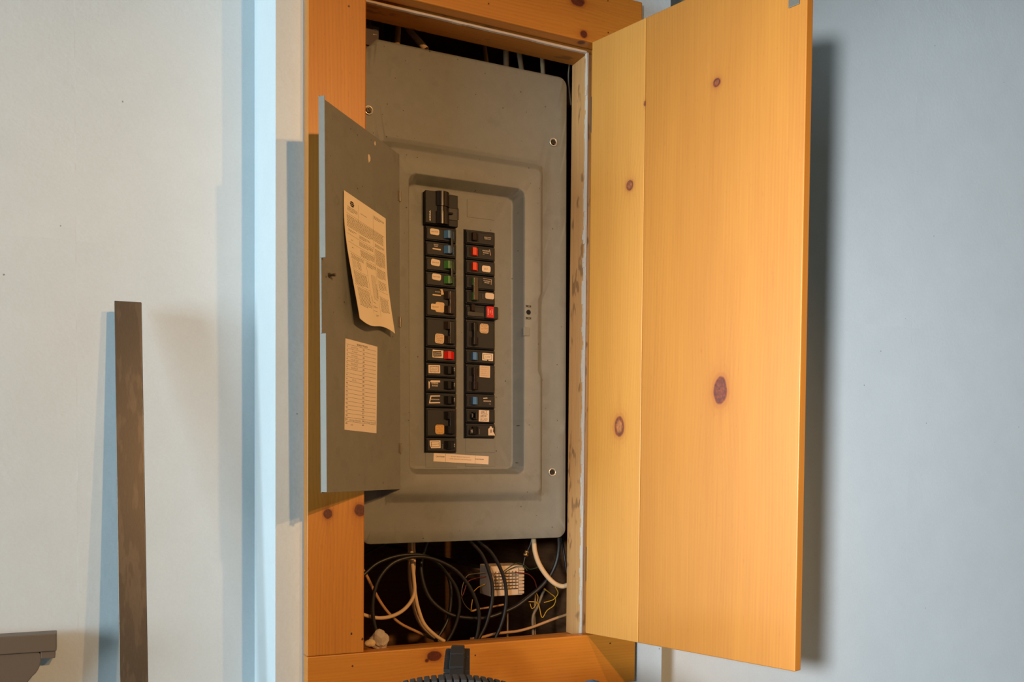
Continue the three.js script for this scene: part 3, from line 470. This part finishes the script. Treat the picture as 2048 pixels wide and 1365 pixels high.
{ // instruction sheet, curling off the door
  const cv = document.createElement('canvas'); cv.width = 768; cv.height = 1536; const c = cv.getContext('2d');
  c.fillStyle = '#eadabc'; c.fillRect(0, 0, 768, 1536); c.strokeStyle = '#4a3a28'; c.fillStyle = '#3d3020'; c.lineWidth = 2.5;
  const text = (x, y, w, rows, lh = 15, seed = 1) => { for (let r = 0; r < rows; r++) { let cx = x; const end = x + w * (r === rows - 1 ? 0.6 : 0.97); while (cx < end) { const l = 8 + hash(cx | 0, y + r, seed) * 22; c.fillRect(cx, y + r * lh, Math.min(l, end - cx), 5.5); cx += l + 6; } } };
  const ln = (x0, y0, x1, y1) => { c.beginPath(); c.moveTo(x0, y0); c.lineTo(x1, y1); c.stroke(); };
  c.save(); c.translate(138, 108); c.fillStyle = '#20180f'; c.beginPath(); c.ellipse(0, 0, 38, 34, 0, 0, 7); c.fill(); c.fillStyle = '#eadabc'; c.fillRect(-44, -13, 88, 5); c.fillRect(-44, 9, 88, 5); c.restore();
  text(60, 160, 180, 4, 15); ln(255, 60, 255, 280); ln(520, 60, 520, 330); text(290, 150, 190, 1); text(535, 70, 200, 3); ln(40, 250, 740, 262);
  text(45, 270, 690, 10, 15, 3); text(60, 440, 160, 2); text(260, 440, 200, 3); text(540, 430, 190, 3); ln(40, 500, 520, 500); text(250, 520, 260, 4); ln(40, 600, 520, 600); text(260, 620, 260, 6); text(540, 500, 200, 14); ln(520, 400, 520, 760); text(95, 560, 60, 1); text(95, 650, 60, 1);
  ln(40, 720, 520, 724); text(60, 740, 250, 4); for (let i = 0; i < 6; i++) { ln(60, 810 + i * 17, 150, 810 + i * 17); text(165, 806 + i * 17, 120, 1); } ln(40, 920, 330, 920); text(60, 940, 260, 11); ln(40, 1110, 330, 1110); text(80, 1130, 240, 14, 16, 8);
  text(545, 740, 190, 8, 16); text(350, 745, 180, 4); for (let i = 0; i < 20; i++) { ln(410, 880 + i * 16, 490, 880 + i * 16); } ln(410, 880, 410, 1190); ln(490, 880, 490, 1190); ln(340, 740, 340, 1380); ln(525, 760, 525, 1400); text(560, 900, 170, 6, 20); ln(540, 1030, 740, 1030); text(560, 1120, 170, 12, 16, 9); ln(545, 1105, 740, 1105); text(370, 1230, 110, 1); text(360, 1280, 120, 2); text(360, 1340, 140, 1); text(400, 1390, 80, 2);
  c.save(); c.translate(505, 1060); c.rotate(-Math.PI / 2); text(-90, -5, 190, 2, 9, 12); c.restore(); c.save(); c.translate(360, 1160); c.rotate(-Math.PI / 2); text(-70, -5, 120, 1, 9, 13); c.restore();
  const tx = new THREE.CanvasTexture(cv); tx.colorSpace = THREE.SRGBColorSpace;
  const corner = [[693, 380], [776, 437], [782, 668], [706, 638]].map(([a, b]) => on(pdoor, a, b, -0.006));
  const NX = 14, NY = 28, pos = [], uv = [], idx = [], side = [];
  for (let layer = 0; layer < 2; layer++) for (let j = 0; j <= NY; j++) for (let i = 0; i <= NX; i++) {
    const s = i / NX, t = j / NY, a = corner[0].clone().lerp(corner[1], s), b = corner[3].clone().lerp(corner[2], s), p = a.lerp(b, t);
    p.x += 0.004 * Math.sin(t * Math.PI) * (s - 0.2) - 0.010 * (1 - s) * Math.sin(t * Math.PI * 0.95) * -0.9;
    const lift = 0.002 + 0.012 * Math.pow(1 - s, 1.5) * smooth(t, 0.15, 1) + 0.010 * t * t * (0.5 + 0.5 * s) + 0.0012 * Math.sin(s * 9 + t * 5) * t;
    p.y += -0.004 * Math.sin(s * Math.PI * 2) * smooth(t, 0.8, 1);
    pos.push(p.x, p.y, -lift + layer * 0.00025); uv.push(s, 1 - t);
  }
  const M = (NX + 1) * (NY + 1);
  for (let j = 0; j < NY; j++) for (let i = 0; i < NX; i++) { const a = j * (NX + 1) + i, b = a + 1, d = a + NX + 1, e = d + 1; idx.push(a, b, d, b, e, d, a + M, d + M, b + M, b + M, d + M, e + M); }
  const g = new THREE.BufferGeometry(); g.setAttribute('position', new THREE.Float32BufferAttribute(pos, 3)); g.setAttribute('uv', new THREE.Float32BufferAttribute(uv, 2)); g.setIndex(idx);
  pdoor.updateMatrixWorld(true); g.computeVertexNormals(); g.applyMatrix4(pdoor.matrixWorld);
  tag(mesh('instruction_sheet', g, new THREE.MeshStandardMaterial({ map: tx, roughness: 0.85, side: THREE.DoubleSide })), 'curling tan printed instruction sheet on the inside of the grey panel door', 'paper');
}
// ------------------------------------------------------------------ cables in the cavity
const cream = std('#cfae84', 0.6), tan = std('#b98a5a', 0.6), coax = std('#1d1a18', 0.42), greyc = std('#8a7a62', 0.6), yellow = std('#c99a1e', 0.5), redw = std('#6e2418', 0.5), greyw = std('#6d6452', 0.5), greenw = std('#3c4a2c', 0.5);
function tube(name, label, cat, pts, r, mat, grp, n = 0) {
  const c = new THREE.CatmullRomCurve3(pts.map(([x, y, z]) => at(x, y, z)), false, 'centripetal');
  return tag(mesh(name, new THREE.TubeGeometry(c, n || pts.length * 9, r, 10), mat), label, cat, grp);
}
const zline = (pts, z0, z1) => pts.map(([x, y], i) => [x, y, mix(z0, z1, i / (pts.length - 1))]);
const cab = (label, mat, r, z0, z1, pts, grp) => tube('cable', label, 'cable', zline(pts, z0, z1), r, mat, grp);
const wire = (label, mat, r, z0, z1, pts, grp) => tube('wire', label, 'wire', zline(pts, z0, z1), r, mat, grp);
cab('cream cable hanging below the panel and sweeping right to the sill', cream, 0.0034, -0.125, -0.105, [[826, 1070], [828, 1122], [827, 1152], [831, 1193], [837, 1220], [849, 1250], [872, 1273], [889, 1284]]);
cab('cream cable hanging below the panel and hooking left behind the casing board', cream, 0.0033, -0.115, -0.09, [[822, 1070], [824, 1120], [828, 1160], [829, 1185], [821, 1205], [804, 1223], [781, 1234], [757, 1237], [729, 1231], [712, 1222]]);
cab('narrow cream cable running close behind the two hanging cream cables', cream, 0.0030, -0.14, -0.125, [[819, 1070], [818.5, 1128], [819.5, 1160], [824, 1195], [831, 1228], [846, 1256], [866, 1274], [880, 1284]]);
cab('thin tan cable slanting down from the casing board to the sill', tan, 0.0026, -0.125, -0.135, [[722, 1134], [733, 1152], [747, 1180], [763.5, 1209], [780, 1230], [801, 1248], [833, 1264], [868, 1279]]);
cab('black coaxial cable making the largest loop in front of the others', coax, 0.0033, -0.078, -0.085, [[776, 1296], [755.5, 1270], [746, 1233], [747, 1193], [759, 1157], [784.5, 1128], [817, 1116], [849, 1115], [881, 1124], [912, 1142], [936, 1170], [950.6, 1199], [958, 1228], [957, 1254], [952, 1279]]);
cab('black coaxial cable loop entering from behind the left casing board', coax, 0.0032, -0.10, -0.105, [[718, 1158], [730, 1148], [752, 1129], [784.5, 1115.5], [817, 1110], [849, 1112], [875, 1127], [897, 1152], [913.5, 1180], [919, 1209], [915, 1238], [905, 1265], [894, 1284]]);
cab('thick black cable sagging from under the panel and rising to its right corner', coax, 0.0037, -0.13, -0.085, [[858, 1072], [846, 1109], [842, 1133], [846, 1164], [857, 1193], [873, 1212], [897, 1228], [921, 1235], [968, 1237], [1000, 1228], [1033, 1213], [1062, 1191], [1081, 1175], [1102, 1149], [1113.5, 1123], [1118, 1096], [1117.5, 1070]]);
cab('short black cable curving down inside the loops to the sill', coax, 0.0030, -0.14, -0.12, [[862, 1118], [891, 1144], [900.6, 1170], [902, 1199], [896, 1238], [884.5, 1262], [870, 1284]]);
cab('black cable passing over the left part of the white terminal block', coax, 0.0033, -0.088, -0.09, [[928, 1066], [941, 1083], [963.5, 1109], [976.4, 1139], [984.5, 1170], [984.5, 1199], [978, 1230], [970, 1254], [957, 1279]]);
cab('black cable passing over the middle of the white terminal block', coax, 0.0033, -0.09, -0.095, [[944, 1070], [957, 1083], [981, 1104], [997, 1130], [1008.7, 1160], [1012.7, 1190], [1010, 1222], [1002, 1251], [991, 1276]]);
cab('thick cream cable curving right from under the panel corner to the stud', cream, 0.0045, -0.10, -0.075, [[1066, 1062], [1067.5, 1080], [1070, 1104], [1078, 1128], [1092.5, 1151], [1108.6, 1167], [1124.7, 1173.5], [1138, 1170]]);
cab('tan cable lying along the sill and rising to the right stud', tan, 0.0026, -0.12, -0.10, [[940, 1279], [965, 1275], [988, 1269], [1010, 1266], [1036, 1263], [1062, 1256], [1089, 1246], [1110, 1238], [1140, 1228]]);
cab('grey cable leaning up from the sill beside the yellow wires', greyc, 0.0026, -0.14, -0.14, [[1065, 1290], [1066, 1268], [1066, 1233], [1075, 1214], [1086, 1186], [1090, 1178]]);
cab('straight grey cable standing on the sill behind the yellow wires', greyc, 0.0018, -0.15, -0.15, [[1071, 1288], [1070, 1260], [1069, 1225], [1071, 1190]]);
cab('thin grey stub standing up from the sill below the terminal block', greyc, 0.0016, -0.13, -0.13, [[1015, 1285], [1015, 1272], [1015, 1219]]);
cab('short tan cable below the terminal block', tan, 0.0018, -0.14, -0.14, [[944, 1223], [957, 1219], [976, 1216], [992, 1213], [1007, 1210]]);
cab('dim black cable rising behind the left casing board', coax, 0.0022, -0.15, -0.15, [[720, 1116], [735, 1107], [765, 1092], [785, 1080]]);
cab('dark cable down the gap beside the stud below the panel corner', coax, 0.0022, -0.12, -0.11, [[1122, 1072], [1127, 1100], [1131, 1130], [1136, 1160]]);
wire('bright yellow wire bent at the left edge of the terminal block', yellow, 0.0008, -0.12, -0.14, [[945, 1186], [950, 1181], [957, 1175], [970, 1169]]);
wire('short upright yellow wire end left of the terminal block', yellow, 0.0008, -0.12, -0.12, [[945, 1200], [943, 1212], [942, 1224]]);
wire('tangled yellow wire in a wide V beside the stud', yellow, 0.0009, -0.125, -0.115, [[1057, 1204], [1075, 1207], [1084.5, 1236], [1094, 1222], [1108, 1211], [1111, 1198], [1100, 1187], [1089, 1179]]);
wire('yellow wire hooked up toward the thick cream cable', yellow, 0.0008, -0.115, -0.11, [[1088, 1206], [1108, 1199], [1116, 1187], [1110, 1174]]);
wire('small looped yellow wire around the grey cable', yellow, 0.0008, -0.13, -0.125, [[1060, 1208], [1064, 1218], [1070, 1213], [1076, 1195], [1072, 1186]]);
wire('grey wire bowed out left of the terminal block', greyw, 0.0008, -0.14, -0.13, [[972, 1146], [952, 1148], [935, 1152], [926, 1170], [923, 1193], [930, 1211], [944, 1224]]);
wire('red wire leaving the left side of the terminal block', redw, 0.0009, -0.14, -0.13, [[972, 1154], [949, 1158], [935, 1165], [928, 1185], [922, 1198]]);
wire('red wire leaving the right side of the terminal block', redw, 0.0010, -0.115, -0.13, [[1030, 1146], [1043, 1147], [1056, 1149], [1068, 1160], [1074, 1178]]);
wire('dark green wire arching off the top of the terminal block', greenw, 0.0008, -0.118, -0.13, [[1006, 1145], [1020, 1134], [1034, 1127], [1047, 1130], [1059, 1139], [1075, 1136]]);
wire('dark green wire bent over the top corner of the terminal block', greenw, 0.0008, -0.118, -0.12, [[1012, 1144], [1024, 1137], [1038, 1133], [1048, 1134], [1054, 1142]]);
{ // coax connector
  const lead = tube('cable', 'thin black lead ending in a brass coaxial connector above the terminal block', 'cable', [[1064, 1070, -0.11], [1062, 1086, -0.11], [1055, 1103, -0.112]], 0.0019, coax);
  const a = at(1054.5, 1102, -0.112), b = at(1050, 1115, -0.113), d = b.clone().sub(a), L = d.length(), q = new THREE.Quaternion().setFromUnitVectors(new V3(0, 1, 0), d.clone().normalize());
  const g = new THREE.LatheGeometry([[0.0001, 0], [0.0040, 0], [0.0044, 0.002], [0.0044, 0.004], [0.0034, 0.0045], [0.0034, 0.006], [0.0050, 0.0065], [0.0052, 0.0095], [0.0030, 0.0105], [0.0001, 0.0108]].map((v) => new THREE.Vector2(...v)), 14);
  g.applyQuaternion(q); g.translate(a.x, a.y, a.z); mesh('connector', g, std('#b08a52', 0.3, { metalness: 0.8 }), lead).userData.label = 'brass connector';
  const c2 = new THREE.TubeGeometry(new THREE.CatmullRomCurve3([b, at(1048, 1124, -0.116), at(1046.5, 1131, -0.118)]), 12, 0.0009, 6); mesh('centre_wire', c2, std('#7d8790', 0.3, { metalness: 0.6 }), lead);
}
{ // terminal block
  const z0 = BZ + 0.0085, z1 = -0.128, a = at(980, 1192, z1), b = at(1046, 1131, z1);
  const blk = group('terminal_block', 'white plastic telephone terminal block mounted in the dark cavity below the panel', 'terminal block', [(a.x + b.x) / 2, a.y, z1]);
  const w = (b.x - a.x) / 2, h = b.y - a.y, ivory = std('#e4ccb0', 0.5), edge = std('#d8bd9d', 0.55), metal = std('#5d5044', 0.4, { metalness: 0.7 });
  mesh('base', box(-w, w, -0.002, h, z0 - z1, 0, 0.0015), ivory, blk);
  mesh('mounting_arm', box(-w * 0.5, w * 0.5, h * 0.3, h * 0.7, -0.85 - z1, z0 - z1), std('#96704a', 0.9), blk);
  mesh('rail', box(-w, -w + 0.006, 0.001, h - 0.012, 0, 0.004, 0.0008), edge, blk);
  for (let i = 0; i < 8; i++) mesh('terminal_tab', box(w - 0.010, w + 0.001, 0.001 + i * h / 8.6, 0.0005 + (i + 0.86) * h / 8.6, -0.001, 0.004, 0.0006), edge, blk);
  for (let r = 0; r < 6; r++) {
    const y = 0.010 + r * 0.0058; mesh('terminal_row', box(-w + 0.008, w - 0.011, y, y + 0.0016, 0, 0.0024, 0.0004), metal, blk);
    for (let k = 0; k < 7; k++) { const g = new THREE.CylinderGeometry(0.0013, 0.0013, 0.0016, 8); g.rotateX(Math.PI / 2); g.translate(-w + 0.011 + k * (2 * w - 0.026) / 6, y + 0.0034, 0.0008); mesh('screw', g, std('#a48f74', 0.4, { metalness: 0.5 }), blk); }
  }
}
{ // top-left clamp and cables above the panel
  const dk = std('#4a3a33', 0.5), c = group('cable_clamp', 'dark brown plastic cable clamp with two bright pins above the cut cover corner', 'clamp', at(745, 95, -0.072).toArray());
  const q = (px, py, z) => at(px, py, z).sub(c.position);
  const a = q(741, 76, -0.080), b = q(758, 54, -0.080); mesh('body', box(a.x - 0.02, b.x, a.y - 0.012, b.y, a.z - 0.03, a.z, 0.001), dk, c);
  for (const y of [59, 69]) { const p = q(750, y, -0.08); mesh('pin', box(p.x - 0.004, p.x + 0.004, p.y - 0.0007, p.y + 0.0007, p.z - 0.001, p.z + 0.0006, 0.0004), std('#cfc8bc', 0.25, { metalness: 0.9 }), c); }
  const d = q(752, 78, -0.08); mesh('strap', box(d.x - 0.02, d.x - 0.006, d.y - 0.03, d.y + 0.05, d.z - 0.012, d.z - 0.004, 0.001), dk, c);
  cab('grey-brown cable rising straight beside the clamp above the panel', std('#3a2c20', 0.6), 0.0055, -0.13, -0.13, [[774, 20], [775, 60], [776, 120]]);
  cab('tan cable stub rising from the cover edge near the clamp', tan, 0.0052, -0.12, -0.105, [[798, 20], [796, 60], [793, 110]]);
  cab('pale cable slanting down behind the cover edge', cream, 0.0058, -0.13, -0.095, [[810, 30], [818, 58], [834, 78], [852, 100]]);
  cab('tan cable left of the pair rising above the panel', tan, 0.0038, -0.12, -0.11, [[966, 70], [970, 100], [975, 140]]);
  cab('cream cable upright above the panel, thickest of the three', cream, 0.0050, -0.11, -0.11, [[1011, 70], [1012, 110], [1013, 160]]);
  cab('cream cable slightly slanted next to the upright one', cream, 0.0046, -0.115, -0.11, [[1034, 80], [1040, 118], [1046, 160]]);
  cab('cream cable rising alone near the right end of the panel top', cream, 0.0042, -0.11, -0.11, [[1083, 90], [1085, 125], [1087, 170]]);
  cab('thin grey cable down the gap beside the stud at the panel top corner', greyc, 0.0014, -0.085, -0.085, [[1139, 128], [1137, 150], [1138, 175], [1142, 210]]);
}
{ // plaster crumbs at the sill's left end
  const p = at(752, 1290, -0.07), s = new THREE.IcosahedronGeometry(0.018, 3), a = s.attributes.position;
  for (let i = 0; i < a.count; i++) { const v = new V3().fromBufferAttribute(a, i), k = 0.8 + 0.45 * noise(v.x * 160 + 9, v.y * 160 + v.z * 120, 91); a.setXYZ(i, v.x * k * 0.8, v.y * k * 0.9, v.z * k * 0.7); }
  s.computeVertexNormals(); s.translate(p.x - 0.002, 1.158 + 0.013, p.z + 0.024);
  tag(mesh('plaster_lump', s, std('#b9ab98', 0.95)), 'pale grey lump of plaster at the left end of the sill', 'plaster');
  const f = new THREE.IcosahedronGeometry(0.0075, 2), b = f.attributes.position; for (let i = 0; i < b.count; i++) { const v = new V3().fromBufferAttribute(b, i), k = 0.85 + 0.3 * noise(v.x * 300 + 4, v.y * 300 + v.z * 200, 92); b.setXYZ(i, v.x * k * 1.2, v.y * k * 0.8, v.z * k); }
  f.computeVertexNormals(); const o = at(741, 1291, -0.012); f.translate(o.x, o.y + 0.003, o.z); tag(mesh('foam_crumb', f, std('#d9bd8c', 0.95)), 'small yellowish foam crumb in front of the plaster lump', 'foam');
}
// ------------------------------------------------------------------ leaning bar, wall bracket, wheels
const barTex = dataTexture(256, 1024, (a, b) => { const n = fbm(a * 9, b * 42, 95), m = smooth(n, 0.52, 0.70) * 12 + (noise(a * 120, b * 500, 96) - 0.5) * 6; return [92 + m, 83 + m * 0.9, 73 + m * 0.75]; });
{
  const topP = at(256, 603, -0.135), botF = at(268, 1365, -0.045), dir = topP.clone().sub(botF).normalize(), len = topP.y / dir.y;
  const foot = topP.clone().addScaledVector(dir, -len);
  const bar = group('metal_bar', 'long dark bronze flat metal bar leaning against the pale blue wall', 'metal bar', foot.toArray());
  const zx = new V3(1, 0, 0.06).normalize(), ny = dir.clone(), nz = new V3().crossVectors(zx, ny).normalize(), nx = new V3().crossVectors(ny, nz);
  bar.quaternion.setFromRotationMatrix(new THREE.Matrix4().makeBasis(nx, ny, nz));
  mesh('shaft', planar(box(-0.0194, 0.0194, 0, len, -0.025, 0, 0.0012), -0.05, 0, 0.1, 2), new THREE.MeshStandardMaterial({ map: barTex, roughness: 0.32, metalness: 0.45 }), bar);
}
{
  const m = std('#675a4d', 0.5), zf = -0.140, a = at(113, 1268, zf), b = at(113, 1303, zf), br = group('wall_bracket', 'dark taupe painted rail with a curved plate under it, fixed to the left wall', 'bracket', [a.x, b.y - 0.02, BZ]);
  const hgt = a.y - b.y, d = zf - BZ;
  mesh('rail', box(-0.45, 0, 0.02, 0.02 + hgt, 0.012, d, 0.0015), m, br);
  const e0 = at(81, 1318, zf), e1 = at(112, 1318, zf); mesh('end_block', box(e0.x - a.x, e1.x - a.x - 0.001, 0.02 - (b.y - e1.y), 0.021, 0.012, d - 0.004, 0.0012), m, br);
  const s = new THREE.Shape(), P = [[0, 1308], [74, 1304], [80, 1312], [79, 1328], [72, 1344], [58, 1358], [45, 1378], [20, 1410], [-60, 1440]].map(([x, y]) => at(x, y, zf)).map((v) => new THREE.Vector2(v.x - a.x, v.y - (b.y - 0.02)));
  s.moveTo(-0.42, P[0].y); s.lineTo(P[1].x, P[1].y); s.splineThru(P.slice(2)); s.lineTo(-0.42, P[8].y);
  const g = new THREE.ExtrudeGeometry(s, { depth: d - 0.006, bevelEnabled: true, bevelSize: 0.001, bevelThickness: 0.001, bevelSegments: 2 }); g.translate(0, -0.001, 0.001); mesh('plate', g, m, br);
}
{ // tyres at the foot of the picture
  const rubber = std('#161719', 0.8);
  const mk = (name, label, center, R, r, axis, blocks, bw) => {
    const t = group(name, label, 'tyre', center); t.quaternion.setFromUnitVectors(new V3(0, 0, 1), axis.clone().normalize());
    const c = new THREE.TorusGeometry(R, r, 14, 96); mesh('carcass', c, rubber, t); const lugs = [];
    for (let i = 0; i < blocks; i++) { const th = (i / blocks) * Math.PI * 2, k = i % 2 ? 1 : -1; for (const [off, ww] of bw) { const g = new RoundedBoxGeometry(0.0036, R * Math.PI * 2 / blocks * (bw.length > 1 ? 0.93 : 0.88), ww, 1, 0.0008); const ph = off * (bw.length > 1 ? 1 : 0); g.translate(R + (r - 0.0012) * Math.cos(ph), 0, 0); const q = g; q.translate(-R, 0, 0); q.rotateY(-ph * 0); q.translate(0, 0, r * Math.sin(ph)); q.translate(R, 0, 0); q.rotateZ(th + (off * k * 0.3) / blocks); lugs.push(q); } }
    mesh('tread', lugs, rubber, t).userData.kind = 'stuff'; return t;
  };
  const c1 = at(915, 1299, 0.33), ax = new V3(1, 0, 0.42);
  mk('bicycle_tyre', 'black rubber tyre seen edge-on in front of the bottom casing board', [c1.x, c1.y - 0.30, c1.z], 0.283, 0.0155, ax, 40, [[-0.8, 0.009], [0, 0.017], [0.8, 0.009]]);
  const c2 = at(905, 1351, 0.72);
  mk('ribbed_tyre', 'black rubber tyre with cross ribs seen face-on below the bottom casing board', [c2.x, c2.y - 0.1625, c2.z], 0.140, 0.018, new V3(-0.35, 0.1, 1), 168, [[0, 0.034]]);
}
{ const p = at(1185, 1360, 0.06), g = new THREE.LatheGeometry([[0.0001, 0], [0.013, -0.004], [0.016, -0.014], [0.016, -0.09], [0.0001, -0.09]].map((v) => new THREE.Vector2(...v)).reverse(), 20);
  const po = group('blue_pole', 'blue capped pole tip in front of the bottom casing board', 'pole', [p.x, 0, p.z]); g.translate(0, p.y, 0); mesh('cap', g, std('#3f6f96', 0.4), po);
  const c = new THREE.CylinderGeometry(0.012, 0.012, p.y - 0.09, 16); c.translate(0, (p.y - 0.09) / 2, 0); mesh('shaft', c, std('#5a5f66', 0.4), po); }
// ------------------------------------------------------------------ ceiling spots
for (const [x, y, z] of SPOTS.map((s) => s)) {
  const l = group('ceiling_spotlight', x < 0.7 ? 'brighter warm spotlight hanging from the ceiling' : 'dimmer warm spotlight hanging from the ceiling', 'lamp', [x, CEIL, z], 'ceiling spotlights');
  const stem = new THREE.CylinderGeometry(0.008, 0.008, CEIL - y - 0.02, 10); stem.translate(0, -(CEIL - y - 0.02) / 2, 0); mesh('stem', stem, std('#ded9d0', 0.5), l);
  const sh = new THREE.CylinderGeometry(0.035, 0.035, 0.06, 24, 1, true); sh.rotateX(Math.PI / 2); sh.translate(0, y - CEIL, 0.02); mesh('shade', sh, std('#ded9d0', 0.5, { side: THREE.DoubleSide }), l);
  const bl = new THREE.CircleGeometry(0.030, 24); bl.rotateY(Math.PI); bl.translate(0, y - CEIL, 0.0); mesh('bulb', bl, new THREE.MeshStandardMaterial({ color: '#000000', emissive: new THREE.Color(...WARM), emissiveIntensity: 4, side: THREE.DoubleSide }), l);
}
{ // the white work lamp on its stand
  const l = group('work_lamp', 'white work lamp on a thin black stand', 'lamp', [FLASH[0], 0, FLASH[2]]), d = new V3(3.35 - FLASH[0], 0, -0.185 - FLASH[2]).normalize(), bm = std('#1c1c1c', 0.5);
  const pole = new THREE.CylinderGeometry(0.011, 0.011, FLASH[1] - 0.05, 12); pole.translate(-0.05 * d.x, (FLASH[1] - 0.05) / 2, -0.05 * d.z); mesh('pole', pole, bm, l);
  for (let i = 0; i < 3; i++) { const t = i * 2.094 + 2.4, c = new THREE.TubeGeometry(new THREE.LineCurve3(new V3(-0.05 * d.x, 0.35, -0.05 * d.z), new V3(0.32 * Math.cos(t) - 0.05 * d.x, 0.01, 0.32 * Math.sin(t) - 0.05 * d.z)), 2, 0.008, 8); mesh('leg', c, bm, l); }
  const q = new THREE.Quaternion().setFromUnitVectors(new V3(0, 0, 1), d), hs = new THREE.LatheGeometry([[0.0001, -0.09], [0.03, -0.09], [0.038, -0.02], [0.042, 0.0], [0.038, 0.0], [0.034, -0.012]].map((v) => new THREE.Vector2(...v)), 24);
  hs.rotateX(Math.PI / 2); hs.applyQuaternion(q); hs.translate(0, FLASH[1], 0); mesh('head', hs, std('#1c1c1c', 0.5, { side: THREE.DoubleSide }), l);
  const f = new THREE.CircleGeometry(0.033, 24); f.applyQuaternion(q); f.translate(-0.008 * d.x, FLASH[1], -0.008 * d.z); mesh('lens', f, new THREE.MeshStandardMaterial({ color: '#000000', emissive: new THREE.Color(0.94, 0.96, 0.98), emissiveIntensity: 5 }), l);
}
renderer.render(scene, camera);
